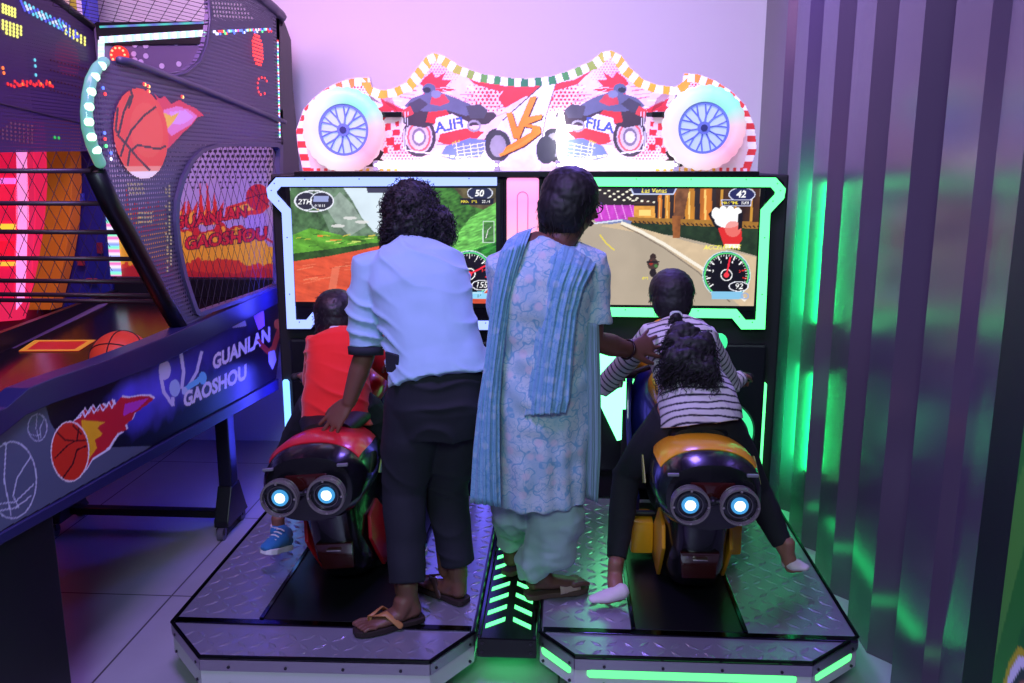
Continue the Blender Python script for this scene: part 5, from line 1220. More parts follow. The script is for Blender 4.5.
    B(MB().disc_ring(wc + V((-.02, 0, 0)), (1, 0, 0), .12, .155, .04, 32).cyl(wc + V((-.05, 0, 0)), wc + V((.05, 0, 0)), .03, 20), 'front_rim', mc)
    for s in (-1, 1): B(MB().tube([wc + V((s * .07, 0, 0)), (s * .07, .36, .70)], .02, 12), 'fork_leg', chrome)
    # ribbed glow cover beside the front
    if glow:
        gm = mat('glow_' + main_name, tuple(int(v * .4) for v in glow), .3, em=glow, es=1.1); gd = mat('glow_rib_' + main_name, tuple(int(v * .2) for v in glow), .3, em=tuple(int(v * .35) for v in glow), es=.5)
        B(shell([(.34, .40, .29, .15, 2.2), (.42, .41, .335, .18, 2.2), (.52, .40, .33, .18, 2.2), (.58, .38, .27, .14, 2.2)], math.radians(-20), math.radians(66), .01), 'glow_cover', gm)
        for k in range(4): 
            y, z, w_, h = [(.36, .403, .302, .162), (.42, .41, .339, .184), (.48, .404, .336, .184), (.54, .395, .306, .166)][k]
            rg = sring(y, z, w_, h, 2.2, 14, a0=math.radians(-18), a1=math.radians(64), full=False); B(MB().tube(rg, .004, 6), 'glow_rib', gd)
        B(MB().ball((.165, .36, .815), (.035, .022, .04), 16), 'mirror', gm)
        B(MB().tube([(.165, .36, .79), (.15, .35, .70)], .006, 8), 'mirror_stem', bm_)
    return r
bike((-.79, 3.20, .205), -5, (206, 26, 40), 'red_paint', (44, 40, 110), 'indigo_paint', 'red and black ride-on racing motorcycle on the left platform', acc=(110, 150, 60))
bike((.488, 3.20, .205), -.5, (232, 162, 26), 'amber_paint', (28, 34, 110), 'royal_blue_paint', 'yellow, blue and black ride-on racing motorcycle on the right platform', glow=(70, 250, 160), acc=(150, 160, 60))
# ================================================================== PEOPLE
def skin_mat(name, c): 
    m = mat(name, c, .5, bump=.03, bscale=400, var=.06, vscale=20); m.node_tree.nodes['Principled BSDF'].inputs['Subsurface Weight'].default_value = .05; return m
def add_hand(mb, wrist, d, palm_n, side, L=.17, spread=.10, curl=(.25, .25, .3, .35), thumb=.7, fr=.0085):
    """side +1: thumb towards +lat"""
    d = V(d).normalized(); n = V(palm_n); n = (n - d * n.dot(d)).normalized(); lat = d.cross(n).normalized() * side; w_ = V(wrist)
    k = L / .17
    P = [w_ - d * .02 * k, w_ + d * .01 * k, w_ + d * .045 * k, w_ + d * .078 * k]
    mb.tube(P, [.024 * k, .027 * k, .036 * k, .038 * k], 16, side=lat, sq=[.8, .62, .42, .34])
    for i, (off, ln) in enumerate(((.029, .072), (.010, .080), (-.010, .074), (-.028, .058))):
        base = w_ + d * (.072 - abs(off) * .25) * k + lat * off * k
        a = d * 1 + lat * (off * spread / .03 * 3.0); a.normalize(); pts = [base]; cur = base; ang = 0
        for j, f in enumerate((.46, .31, .23)):
            ang += curl[i] * (.8 + .4 * j); v = a * math.cos(ang) + n * math.sin(ang); cur = cur + v * ln * f * k; pts.append(cur)
        r = fr * (1 if i < 3 else .88); mb.tube(pts, [r * 1.08, r, r * .93, r * .78], 10)
    b = w_ + d * .018 * k + lat * .022 * k; t1 = b + (d * math.cos(thumb) + lat * math.sin(thumb)) * .034 * k + n * .004; t2 = t1 + (d * math.cos(thumb * .75) + lat * math.sin(thumb * .75)) * .028 * k + n * .006; t3 = t2 + (d * math.cos(thumb * .5) + lat * math.sin(thumb * .5)) * .022 * k + n * .006
    mb.tube([b, t1, t2, t3], [fr * 1.6, fr * 1.25, fr * 1.1, fr * .85], 10)
def add_head(mb, c, f, upd, h):
    """c centre, f facing, h head height"""
    f = V(f).normalized(); u = V(upd); u = (u - f * u.dot(f)).normalized(); s = f.cross(u); M = Matrix((s, f, u)).transposed(); c = V(c)
    q = lambda x, y, z: c + M @ V((x, y, z)) * h
    mb.ball(q(0, -.03, .08), (.34 * h, .41 * h, .40 * h), 24, M=M); mb.ball(q(0, .07, -.16), (.26 * h, .30 * h, .32 * h), 24, M=M); mb.ball(q(0, .16, -.36), (.13 * h, .14 * h, .11 * h), 16, M=M)
    mb.tube([q(0, .36, .05), q(0, .43, -.06), q(0, .46, -.11), q(0, .38, -.14)], [.035 * h, .045 * h, .06 * h, .045 * h], 10)
    for k in (-1, 1):
        mb.ball(q(k * .15, .30, .08), (.11 * h, .07 * h, .04 * h), 12, M=M); mb.ball(q(k * .19, .24, -.12), (.1 * h, .09 * h, .09 * h), 12, M=M)
        mb.tube([q(k * .335, -.02, .06), q(k * .375, -.07, .03), q(k * .37, -.06, -.06), q(k * .34, -.01, -.13)], [.035 * h, .05 * h, .045 * h, .03 * h], 10, sq=.6)
        mb.ball(q(k * .06, .385, -.235), (.06 * h, .035 * h, .022 * h), 10, M=M)
    mb.ball(q(0, .38, -.27), (.075 * h, .04 * h, .025 * h), 10, M=M)
    return q
def eyes(q, h, par):
    for k in (-1, 1):
        e = MB().ball(q(k * .15, .295, .015), .052 * h, 14).build('eye', mat('eye_white', (220, 214, 208), .3), par, smooth=True)
        sub('iris', MB().ball(q(k * .15, .335, .012), .022 * h, 10).mesh('i'), mat('iris_dark', (30, 20, 16), .2), e, smooth=True)
def add_foot(mb, ankle, heel, toe, L, r=.035, toes=True, child=False):
    ankle, heel, toe = V(ankle), V(heel), V(toe); d = (toe - heel).normalized(); up_ = V((0, 0, 1)); lat = d.cross(up_).normalized()
    k = (toe - heel).length / .24
    m1 = heel.lerp(toe, .35) + up_ * .022 * k; m2 = heel.lerp(toe, .62) + up_ * .012 * k; m3 = heel.lerp(toe, .80) + up_ * .006 * k
    mb.tube([ankle + up_ * .04, ankle, ankle.lerp(m1, .45), m1, m2, m3], [r, r * .98, r * 1.05, r * 1.02, r * 1.08, r * .85], 16, side=lat, sq=[1, 1.05, 1, .8, .52, .42])
    mb.tube([ankle, heel + up_ * .024 * k + d * .02], [r * .95, r * .85], 14, side=lat)
    mb.tube([heel + up_ * .02 * k + d * .03, m1 - up_ * .012 * k, m2 - up_ * .006 * k], [r * .8, r * .8, r], 14, side=lat, sq=[.7, .6, .4])
    if toes:
        for i in range(5):
            o = (i - 2) * .0178 * k; b = m3 + lat * o * -1; ln = (.052, .050, .046, .040, .034)[i] * k
            mb.tube([b - d * .01, b + d * ln * .55 + up_ * .004, b + d * ln - up_ * .002], [.0076 * k * (1.45 if i == 0 else 1)] * 2 + [.0074 * k * (1.35 if i == 0 else 1)], 10)
def hair_mass(blobs, voxel=.006, amp=.006, freq=60, it=3, tubes=()):
    mb = MB()
    for c, r in blobs: mb.ball(c, r, 24)
    for pts, rad in tubes: mb.tube(pts, rad, 16)
    me = remeshed(mb, voxel, it)
    displace(me, lambda co, n: amp * noise.noise(co * freq) + amp * .6 * noise.noise(co * freq * .4))
    return me
def add_strands(me_in, count, length, curl_r, turns, rad, seed=1, down=.5, out=.5, extra_dir=None, region=None, seg=10):
    """curled locks rooted on a hair mass; joined with it into one mesh"""
    rng = random.Random(seed); mb = MB(); mb.bm.from_mesh(me_in); vs = list(me_in.vertices)
    for _ in range(count):
        v = rng.choice(vs)
        if region and not region(v.co): continue
        n = v.normal.normalized(); d = (n * out + V((0, 0, -down)) + (V(extra_dir) if extra_dir else V((0, 0, 0))) + V((rng.uniform(-.3, .3), rng.uniform(-.3, .3), rng.uniform(-.3, .3)))).normalized()
        a = d.orthogonal().normalized(); b = d.cross(a); L = length * rng.uniform(.6, 1.2); ph = rng.uniform(0, 6.28); cr = curl_r * rng.uniform(.6, 1.3); pts = []
        for k in range(seg + 1):
            t = k / seg; an = ph + turns * 2 * math.pi * t; pts.append(v.co - n * .004 + d * L * t + (a * math.cos(an) + b * math.sin(an)) * cr * min(1, t * 4))
        mb.tube(pts, [rad * (1 - .5 * k / seg) for k in range(seg + 1)], 4, dome=False)
    me = mb.mesh('hair', recalc=False); return me
def fold_fn(amp, fx, dirv, warp=.5, seed=0.0):
    d = V(dirv).normalized()
    def f(co, n):
        w_ = noise.noise(co * 5 + V((seed, 0, 0))); s = co.dot(d) * fx + w_ * warp * 7
        rg = (1 - abs(math.sin(s * .5))) ** 2; msk = max(0, noise.noise(co * 4.3 + V((seed, seed, 1))) + .25)
        return amp * (1.6 * rg * msk - .2 + .5 * noise.noise(co * 13 + V((0, seed, 0))))
    return f
def fabric(name, c, rough=.85, weave=900, var=.05, sheen=.2): return mat(name, c, rough, bump=.08, bscale=weave, var=var, vscale=14, sheen=sheen if sum(c) > 200 else 0)
black_hair = mat('black_hair', (12, 9, 13), .62, var=.3, vscale=60)
def loose(name, mb, m, par, voxel=.006, it=4, fn=None, label=None):
    me = remeshed(mb, voxel, it)
    if fn: displace(me, fn)
    return link(name, me, m, par, label=label)
def ell_ring(c, ax, by, a, b, n=36, e=2.2):
    """ring with half width a along ax and b along by"""
    out = []
    for k in range(n):
        t = 2 * math.pi * k / n; x = a * math.copysign(abs(math.cos(t)) ** (2 / e), math.cos(t)); y = b * math.copysign(abs(math.sin(t)) ** (2 / e), math.sin(t)); out.append(V(c) + V(ax) * x + V(by) * y)
    return out
def torso(mb, secs, ax, grow=0, n=36):
    """secs: (centre, half width, half depth, axis-direction); ax: shoulder axis"""
    rr = []; ax = V(ax).normalized()
    for i, (c, a, b) in enumerate(secs):
        c = V(c); t = (V(secs[min(i + 1, len(secs) - 1)][0]) - V(secs[max(i - 1, 0)][0])).normalized()
        x = (ax - t * ax.dot(t)).normalized(); y = t.cross(x); rr.append(ell_ring(c, x, y, a + grow, b + grow, n))
    mb.rings(rr)

# ------------------------------------------------------------------ woman in the light blue shirt, bending over the boy
S1 = skin_mat('brown_skin', (112, 72, 58))
A_ = empty('person', (-.43, 2.78, .2), 'woman in a pale blue shirt and black trousers bending beside the red motorcycle', 'person')
ax = V((1, .22, -.14)).normalized()
hips = V((-.415, 2.80, 1.03))
secsA = [((-.415, 2.79, .93), .155, .115), ((-.415, 2.80, 1.02), .165, .12), ((-.425, 2.825, 1.12), .150, .105), ((-.455, 2.87, 1.22), .150, .105), ((-.49, 2.92, 1.33), .165, .105), ((-.515, 2.96, 1.41), .165, .085), ((-.53, 2.99, 1.455), .10, .06), ((-.535, 3.01, 1.48), .05, .05)]
mb = MB(); torso(mb, secsA, ax, -.012)
mb.tube([(-.53, 2.98, 1.44), (-.54, 3.05, 1.50)], [.05, .048], 16)
hcA = V((-.545, 3.09, 1.545)); qA = add_head(mb, hcA, (-.35, .80, -.35), (0, .3, 1), .215)
shL = V((-.672, 2.925, 1.385)); elL = PY(366, 350, 2.88); wrL = PY(349, 402, 2.87)
mb.tube([shL + V((.05, .01, .0)), shL, shL.lerp(elL, .5), elL, elL.lerp(wrL, .4), wrL], [.05, .05, .043, .037, .036, .025], 18)
hdir = (PY(326, 431, 2.85) - wrL).normalized()
add_hand(mb, wrL, hdir, (.35, .75, -.3), -1, .165, .07, (.04, .06, .08, .12), .5)
shR = V((-.375, 3.02, 1.325)); elR = V((-.43, 3.20, 1.17)); wrR = V((-.60, 3.28, 1.03))
mb.tube([shR - V((.05, .01, 0)), shR, shR.lerp(elR, .5), elR, wrR], [.05, .05, .043, .037, .025], 18)
add_hand(mb, wrR, (-.75, -.05, -.35), (-.1, .1, -1), -1, .165, .06, (.2, .22, .25, .3), .6)
hipL = V((-.495, 2.78, .98)); knL = PY(404, 490, 2.80); anL = PY(405, 586, 2.735); anL.z = .30
hipR = V((-.335, 2.82, .98)); knR = PY(446, 485, 2.90); anR = PY(448, 570, 2.90)
mb.tube([hipL + V((0, 0, .04)), hipL.lerp(knL, .4), knL, knL.lerp(anL, .35), anL], [.085, .08, .058, .054, .036], 18)
mb.tube([hipR + V((0, 0, .04)), hipR.lerp(knR, .4), knR, knR.lerp(anR, .35), anR], [.085, .08, .058, .054, .036], 18)
zs = .222
hL = PZ(419, 614, zs); tL = PZ(358, 629, zs); hR = PZ(463, 598, zs); tR = PZ(421, 581, zs)
anL = V((hL.x - .03, hL.y - .0, .305)) if False else V((hL.x - .035, hL.y - .015, .30)); anR2 = V((hR.x - .02, hR.y + .02, .30))
add_foot(mb, anL, hL, tL, .24); add_foot(mb, anR2, hR, tR, .24)
mb.tube([knL.lerp(anL, .6), anL], [.042, .036], 14); mb.tube([knR.lerp(anR2, .6), anR2], [.042, .036], 14)
body = link('body', remeshed(mb, .0042, 3), S1, A_)
eyes(qA, .215, body)
# shirt with folds, sleeves to the elbow
mb = MB(); sh = [((-.405, 2.785, 1.035), .175, .14), ((-.412, 2.80, 1.07), .172, .136)] + [(c, a + .012, b + .018) for c, a, b in secsA[2:7]] + [(secsA[7][0], .06, .055)]
torso(mb, sh, ax)
mb.tube([shL + V((.08, .01, .02)), shL + V((-.002, 0, .008)), shL.lerp(elL, .5) + V((-.004, 0, 0)), shL.lerp(elL, .96)], [.068, .07, .062, .060], 20, dome=False)
mb.tube([shR + V((-.08, 0, .02)), shR, shR.lerp(elR, .5), shR.lerp(elR, .9)], [.068, .068, .06, .056], 20, dome=False)
loose('shirt', mb, fabric('pale_blue_cotton', (158, 190, 214), var=.04), A_, .006, 5, fold_fn(.014, 95, (.45, .0, 1), .9, 1.3))
mb = MB(); a = shL.lerp(elL, .955); b = shL.lerp(elL, 1.06); mb.tube([a, b], [.0625, .060], 24, dome=False); mb.build('sleeve_cuff', fabric('dark_cuff', (30, 32, 44)), A_, smooth=True)
# shirt side vent: dark lining that shows at the hip
mb = MB(); p = PY(386, 367, 2.70); mb.prism([PY(385, 352, 2.735), PY(398, 356, 2.70), PY(399, 378, 2.70), PY(386, 373, 2.735)], (0, .02, 0), .003); mb.build('shirt_vent', MATS['dark_cuff'], A_)
# trousers
mb = MB(); torso(mb, [((-.42, 2.80, .86), .15, .12), ((-.415, 2.795, .95), .175, .135), ((-.415, 2.80, 1.04), .172, .13), ((-.42, 2.815, 1.10), .15, .11)], ax)
mb.tube([hipL + V((0, 0, .0)), hipL.lerp(knL, .45), knL, knL.lerp(anL, .5), anL + V((.0, 0, .045))], [.10, .098, .079, .070, .064], 22, dome=False)
mb.tube([hipR + V((0, 0, .0)), hipR.lerp(knR, .45), knR, knR.lerp(anR2, .5), anR2 + V((0, 0, .045))], [.10, .098, .079, .070, .064], 22, dome=False)
loose('trousers', mb, fabric('black_trouser_cloth', (22, 22, 34)), A_, .006, 5, fold_fn(.009, 60, (.4, 0, 1), .9, 4.1))
# slippers
def slipper(heel, toe, w_, sole_m, strap_m, par, h0=.2, straps=True):
    d = (toe - heel).normalized(); lat = d.cross(V((0, 0, 1))).normalized(); L = (toe - heel).length + .03; o = heel - d * .015; prof = []
    for t, a, b in ((0, .5, .5), (.04, .72, .72), (.15, .82, .8), (.35, .72, .74), (.6, .95, .95), (.8, 1.05, .92), (.93, .82, .7), (1.0, .35, .35)): prof.append((t, a, b))
    P = [o + d * L * t + lat * w_ * a for t, a, b in prof] + [o + d * L * t - lat * w_ * b for t, a, b in prof[::-1]]
    s = MB().prism([V((p.x, p.y, h0 + .002)) for p in P], (0, 0, .02), .004).build('slipper', sole_m, par)
    tg = heel.lerp(toe, .80) + V((0, 0, .03)) - lat * -.008
    for k in (-1, 1) if straps else ():
        a = heel.lerp(toe, .38) + lat * k * w_ * .95; mid = heel.lerp(toe, .58) + lat * k * w_ * .55 + V((0, 0, .045))
        sub('strap', MB().tube([V((a.x, a.y, h0 + .02)), mid, tg, V((tg.x, tg.y, h0 + .02))], [.011, .012, .009, .006], 10, side=d, sq=.35).mesh('s'), strap_m, s, smooth=True)
    return s
sole = mat('slipper_sole', (40, 24, 20), .7); tan = mat('tan_strap', (176, 120, 70), .5)
slipper(hL, tL, .044, sole, tan, A_); slipper(hR, tR, .044, sole, mat('brown_strap', (60, 38, 32), .5), A_)
# voluminous curly hair
me = hair_mass([(hcA + V((0, -.015, .045)), (.098, .112, .105)), (hcA + V((.015, -.055, -.01)), (.100, .085, .10)), (hcA + V((.095, -.02, -.02)), (.060, .07, .078)), (hcA + V((.06, -.05, -.055)), (.085, .06, .065)), (hcA + V((-.045, -.04, -.03)), (.06, .06, .075))], .006, .009, 45)
me = add_strands(me, 2200, .030, .0055, 1.4, .0019, 3, .5, .35)
link('curly_hair', me, black_hair, A_, smooth=True)

# ------------------------------------------------------------------ woman in the patterned kurta with shawl
S2 = skin_mat('deep_brown_skin', (98, 62, 50))
B_ = empty('person', (-.06, 2.88, .2), "woman in a pale blue floral kurta and long scarf, hand on the girl's back", 'person')
axb = V((.96, .26, 0)).normalized()
secsB = [((-.075, 2.86, .93), .165, .12), ((-.075, 2.86, 1.02), .165, .12), ((-.075, 2.86, 1.14), .145, .105), ((-.07, 2.85, 1.27), .155, .11), ((-.062, 2.85, 1.39), .165, .10), ((-.055, 2.855, 1.45), .145, .075), ((-.03, 2.865, 1.50), .07, .055)]
mb = MB(); torso(mb, secsB, axb)
hcB = PY(573, 203, 2.92); 
mb.tube([(-.025, 2.865, 1.48), hcB + V((-.005, -.02, -.07))], [.052, .05], 16)
qB = add_head(mb, hcB, (.84, .52, -.24), (0, 0, 1), .215)
sRb = V((.085, 2.89, 1.415)); eRb = PY(592, 340, 2.88); wRb = PY(629, 350, 3.02)
mb.tube([sRb - V((.06, .01, 0)), sRb, sRb.lerp(eRb, .5), eRb, eRb.lerp(wRb, .5), wRb], [.055, .052, .046, .042, .040, .027], 18)
hd = (PY(660, 341, 3.10) - wRb).normalized()
add_hand(mb, wRb, hd, (.45, .75, -.1), -1, .172, .16, (.06, .06, .08, .1), .75, .0088)
sLb = V((-.20, 2.83, 1.41)); eLb = V((-.20, 2.98, 1.17)); wLb = V((-.06, 3.14, 1.10))
mb.tube([sLb + V((.06, .01, 0)), sLb, eLb, wLb], [.055, .05, .04, .026], 18); add_hand(mb, wLb, (.6, .8, -.1), (0, 0, -1), 1, .165)
hLb = V((-.15, 2.90, .95)); kLb = V((-.17, 2.95, .60)); hRb = V((-.0, 2.86, .95)); kRb = V((-.035, 2.88, .58))
toB = PZ(584, 581, .235); heB = PZ(529, 589, .235); anB = V((heB.x + .02, heB.y + .01, .31))
heBL = PZ(508, 566, .225) + V((0, 0, 0)); toBL = heBL + V((.10, .16, 0)); anBL = heBL + V((.01, .02, .085))
for h_, k_, a_ in ((hLb, kLb, anBL), (hRb, kRb, anB)): mb.tube([h_ + V((0, 0, .04)), h_.lerp(k_, .4), k_, k_.lerp(a_, .35), a_], [.085, .08, .058, .052, .036], 18)
add_foot(mb, anB, heB, toB, .22, toes=True); add_foot(mb, anBL, heBL, toBL, .22)
body = link('body', remeshed(mb, .0042, 3), S2, B_); eyes(qB, .215, body)
# kurta cloth: pale with a turquoise floral print
def floral(name, base, ink, pink, sc=16, amt=.8):
    """vines and blossoms from warped noise lines"""
    m = mat(name, base, .85, sheen=.2); nt = m.node_tree; b = nt.nodes['Principled BSDF']; tc = nt.nodes.new('ShaderNodeTexCoord')
    def nz(s, det=1): n = nt.nodes.new('ShaderNodeTexNoise'); n.inputs['Scale'].default_value = s; n.inputs['Detail'].default_value = det; nt.links.new(tc.outputs['Object'], n.inputs['Vector']); return n.outputs['Fac']
    def M_(op, a, b_=None, v=None):
        n = nt.nodes.new('ShaderNodeMath'); n.operation = op; nt.links.new(a, n.inputs[0])
        if b_ is not None: nt.links.new(b_, n.inputs[1])
        if v is not None: n.inputs[1].default_value = v
        return n.outputs[0]
    def rmp(o, a, b_, lo, hi): r = nt.nodes.new('ShaderNodeMapRange'); r.inputs[1].default_value = a; r.inputs[2].default_value = b_; r.inputs[3].default_value = lo; r.inputs[4].default_value = hi; nt.links.new(o, r.inputs[0]); return r.outputs[0]
    l1 = rmp(M_('ABSOLUTE', M_('SUBTRACT', nz(sc), v=.5)), .012, .04, 1, 0); l2 = rmp(M_('ABSOLUTE', M_('SUBTRACT', nz(sc * 2.3), v=.5)), .015, .05, .6, 0); l3 = rmp(nz(sc * .5, 2), .50, .60, 0, .45)
    ink_f = M_('MULTIPLY', M_('MAXIMUM', M_('MAXIMUM', l1, l2), l3), v=amt)
    mx1 = nt.nodes.new('ShaderNodeMix'); mx1.data_type = 'RGBA'; mx1.inputs[6].default_value = L3(*base); mx1.inputs[7].default_value = L3(*ink); nt.links.new(ink_f, mx1.inputs[0])
    v2 = nt.nodes.new('ShaderNodeTexVoronoi'); v2.inputs['Scale'].default_value = sc * .8; nt.links.new(tc.outputs['Object'], v2.inputs['Vector'])
    mx2 = nt.nodes.new('ShaderNodeMix'); mx2.data_type = 'RGBA'; nt.links.new(mx1.outputs[2], mx2.inputs[6]); mx2.inputs[7].default_value = L3(*pink); nt.links.new(rmp(v2.outputs['Distance'], .22, .34, .75, 0), mx2.inputs[0])
    nt.links.new(mx2.outputs[2], b.inputs['Base Color']); return m
kur = floral('floral_kurta_cloth', (182, 196, 206), (66, 148, 184), (204, 192, 204), 24, .72)
mb = MB()
kc = [(-.06, 2.85, .60), (-.065, 2.85, .72), (-.07, 2.855, .86), (-.075, 2.86, .98), (-.075, 2.86, 1.06), (-.075, 2.86, 1.15), (-.07, 2.85, 1.27), (-.062, 2.85, 1.38), (-.052, 2.855, 1.45), (-.035, 2.865, 1.495)]
kw = [(.155, .125), (.160, .13), (.168, .135), (.178, .138), (.172, .132), (.158, .12), (.168, .125), (.178, .118), (.155, .088), (.08, .06)]
torso(mb, [(c, a, b) for c, (a, b) in zip(kc, kw)], axb)
mb.tube([sRb + V((-.06, -.01, .02)), sRb + V((.005, 0, .0)), sRb.lerp(eRb, .45) + V((.008, 0, 0)), sRb.lerp(eRb, .78) + V((.006, 0, 0))], [.07, .068, .064, .064], 22, dome=False)
mb.tube([sLb + V((.06, .01, .02)), sLb, sLb.lerp(eLb, .5), sLb.lerp(eLb, .8)], [.07, .066, .06, .058], 22, dome=False)
def kfold(co, n):
    s = math.atan2(co.y - 2.86, co.x + .07); k = max(0, min(1, (1.1 - co.z) / .45)); w_ = noise.noise(co * 5)
    return .005 * k * math.sin(s * 11 + w_ * 4) + .006 * noise.noise(V((co.x * 9, co.y * 9, co.z * 16))) + .004 * (1 - k) * math.sin(co.z * 45 + co.x * 22 + w_ * 6)
loose('kurta', mb, kur, B_, .006, 4, kfold)
# salwar trousers, baggy and gathered at the ankle
mb = MB(); salw = fabric('pale_green_cotton', (160, 184, 184))
mb.tube([hRb + V((0, 0, -.05)), V((-.04, 2.86, .72)), V((-.015, 2.87, .55)), V((-.035, 2.89, .40)), anB + V((-.005, 0, .02)), anB + V((0, 0, -.03))], [.09, .10, .104, .094, .074, .058], 24, dome=False)
mb.tube([hLb, kLb + V((.02, 0, .1)), kLb + V((.01, 0, -.08)), anBL + V((0, 0, .06)), anBL + V((0, 0, -.015))], [.09, .10, .092, .068, .056], 24, dome=False)
mb.ball((-.07, 2.87, .90), (.12, .09, .10), 24)
loose('salwar', mb, salw, B_, .006, 4, lambda co, n: .009 * math.sin(co.x * 62 + co.z * 20 + 4 * noise.noise(co * 6)) * .6 + .007 * noise.noise(V((co.x * 14, co.y * 14, co.z * 30))))
# long scarf: pleated lengths over both shoulders
def scarf(rows, name, m, pleats, amp, th=.004, n=44, back=1):
    """rows: (left px, right px, py, Y)"""
    mb = MB(); R = []
    cr = []
    for i in range(len(rows) - 1):
        for k in range(8):
            t = k / 8; cr.append(tuple(rows[i][j] + (rows[i + 1][j] - rows[i][j]) * t for j in range(5)))
    cr.append(rows[-1])
    for i, (xl, xr, yl, yr, Y) in enumerate(cr):
        r = []
        for k in range(n + 1):
            u = k / n; p = PY(xl + (xr - xl) * u, yl + (yr - yl) * u, Y + .035 * abs(2 * u - 1) ** 2 * back)
            w_ = noise.noise(V((u * 3.5, i * .03, 1))) * 5; p = p + V((0, -1, 0)) * amp * (math.sin(u * pleats * 2 * math.pi + w_ + i * .012) * .7 + .45 * math.sin(u * pleats * 5.3 * math.pi + w_ * 2)) * (1 + .4 * noise.noise(V((u * 9, i * .15, 0)))); r.append(p)
        R.append(r)
    B = mb.bm; F_ = [[B.verts.new(p) for p in r] for r in R]; G = [[B.verts.new(p + V((0, th, 0))) for p in r] for r in R]
    for a, b in zip(range(len(R) - 1), range(1, len(R))):
        for k in range(n): mb.face([F_[a][k], F_[a][k + 1], F_[b][k + 1], F_[b][k]]); mb.face([G[a][k], G[b][k], G[b][k + 1], G[a][k + 1]])
        mb.face([F_[a][0], F_[b][0], G[b][0], G[a][0]]); mb.face([F_[a][n], G[a][n], G[b][n], F_[b][n]])
    for k in range(n): mb.face([F_[0][k], G[0][k], G[0][k + 1], F_[0][k + 1]]); mb.face([F_[-1][k], F_[-1][k + 1], G[-1][k + 1], G[-1][k]])
    return mb.build(name, m, B_, smooth=True)
sc = floral('scarf_cloth', (124, 168, 196), (72, 136, 178), (156, 182, 202), 30, .65)
scarf([(517, 538, 233, 226, 2.90), (507, 532, 240, 229, 2.80), (500, 527, 252, 243, 2.725), (495, 519, 272, 268, 2.705), (491, 511, 300, 300, 2.70), (488, 506, 330, 334, 2.70), (484, 502, 365, 372, 2.69), (478, 500, 402, 405, 2.68), (473, 500, 450, 455, 2.67), (470, 501, 503, 507, 2.67)], 'scarf', sc, 5, .006)
scarf([(556, 594, 232, 250, 2.93), (553, 597, 240, 262, 2.80), (549, 592, 256, 272, 2.735), (543, 584, 280, 288, 2.715), (538, 577, 308, 315, 2.712), (534, 574, 340, 345, 2.705), (530, 572, 372, 376, 2.70), (526, 570, 400, 401, 2.69), (524, 566, 416, 413, 2.69)], 'scarf_end', sc, 5, .006)
scarf([(584, 599, 322, 324, 2.80), (584, 600, 360, 360, 2.80), (584, 601, 400, 400, 2.80), (585, 601, 450, 452, 2.80), (586, 598, 498, 503, 2.80)], 'scarf_front_length', fabric('scarf_grey_blue', (120, 150, 160)), 3, .005)
# tight hair with a low knot, glasses, bangle, slippers
me = hair_mass([(hcB + V((-.012, -.012, .03)), (.098, .112, .094)), (hcB + V((-.035, -.05, -.015)), (.084, .076, .088)), (hcB + V((-.03, -.05, -.065)), (.060, .050, .045))], .005, .0025, 70)
me = add_strands(me, 600, .04, .001, .3, .0012, 5, .9, -.05)
link('hair', me, mat('black_brown_hair', (16, 11, 13), .62, var=.3, vscale=60), B_, smooth=True)
gm = mat('glasses_black', (14, 14, 18), .3)
mb = MB(); h = .215
for k in (-1, 1):
    c = qB(k * .165, .37, .01); f_ = (qB(0, 1, 0) - qB(0, 0, 0)).normalized(); s_ = (qB(1, 0, 0) - qB(0, 0, 0)).normalized(); u_ = (qB(0, 0, 1) - qB(0, 0, 0)).normalized()
    mb.tube([c + s_ * .026 * math.cos(t) + u_ * .018 * math.sin(t) for t in np.linspace(0, 2 * math.pi, 21)[:-1]], .002, 6, closed=True)
    mb.tube([c + s_ * k * .026, qB(k * .36, .2, .04), qB(k * .385, -.05, .05)], .0022, 6)
mb.tube([qB(-.045, .385, .02), qB(.045, .385, .02)], .002, 6); mb.build('glasses', gm, B_, smooth=True)
bd = (wRb - eRb).normalized(); a1 = bd.orthogonal().normalized(); a2 = bd.cross(a1); cb = wRb - bd * .012
MB().tube([cb + (a1 * math.cos(t) + a2 * math.sin(t)) * .034 for t in np.linspace(0, 2 * math.pi, 33)[:-1]], .0042, 8, closed=True).build('bangle', mat('dark_bangle', (40, 16, 26), .3, .4), B_, smooth=True)
st = mat('taupe_leather', (176, 146, 136), .6); so = mat('brown_sole', (84, 60, 52), .7)
def mule(heel, toe, par):
    d = (toe - heel).normalized(); lat = d.cross(V((0, 0, 1))).normalized(); o = slipper(heel, toe, .042, so, st, par, .2, False)
    mb = MB(); a = heel.lerp(toe, .50); b = heel.lerp(toe, .88); rr = []
    for t in (0, .25, .5, .75, 1.0):
        c = a.lerp(b, t); r = []; top = .052 - .026 * t
        for k in range(17): th = math.pi * k / 16; r.append(V((c.x, c.y, .221)) + lat * math.cos(th) * (.042 - .006 * t) + V((0, 0, 1)) * math.sin(th) * top)
        rr.append(r + [p + V((0, 0, -.004)) for p in r[::-1]])
    sub('upper', mb.rings(rr).mesh('u'), st, o, smooth=True)
mule(heB, toB, B_)
ol = slipper(heBL, toBL, .038, so, st, B_, .187)

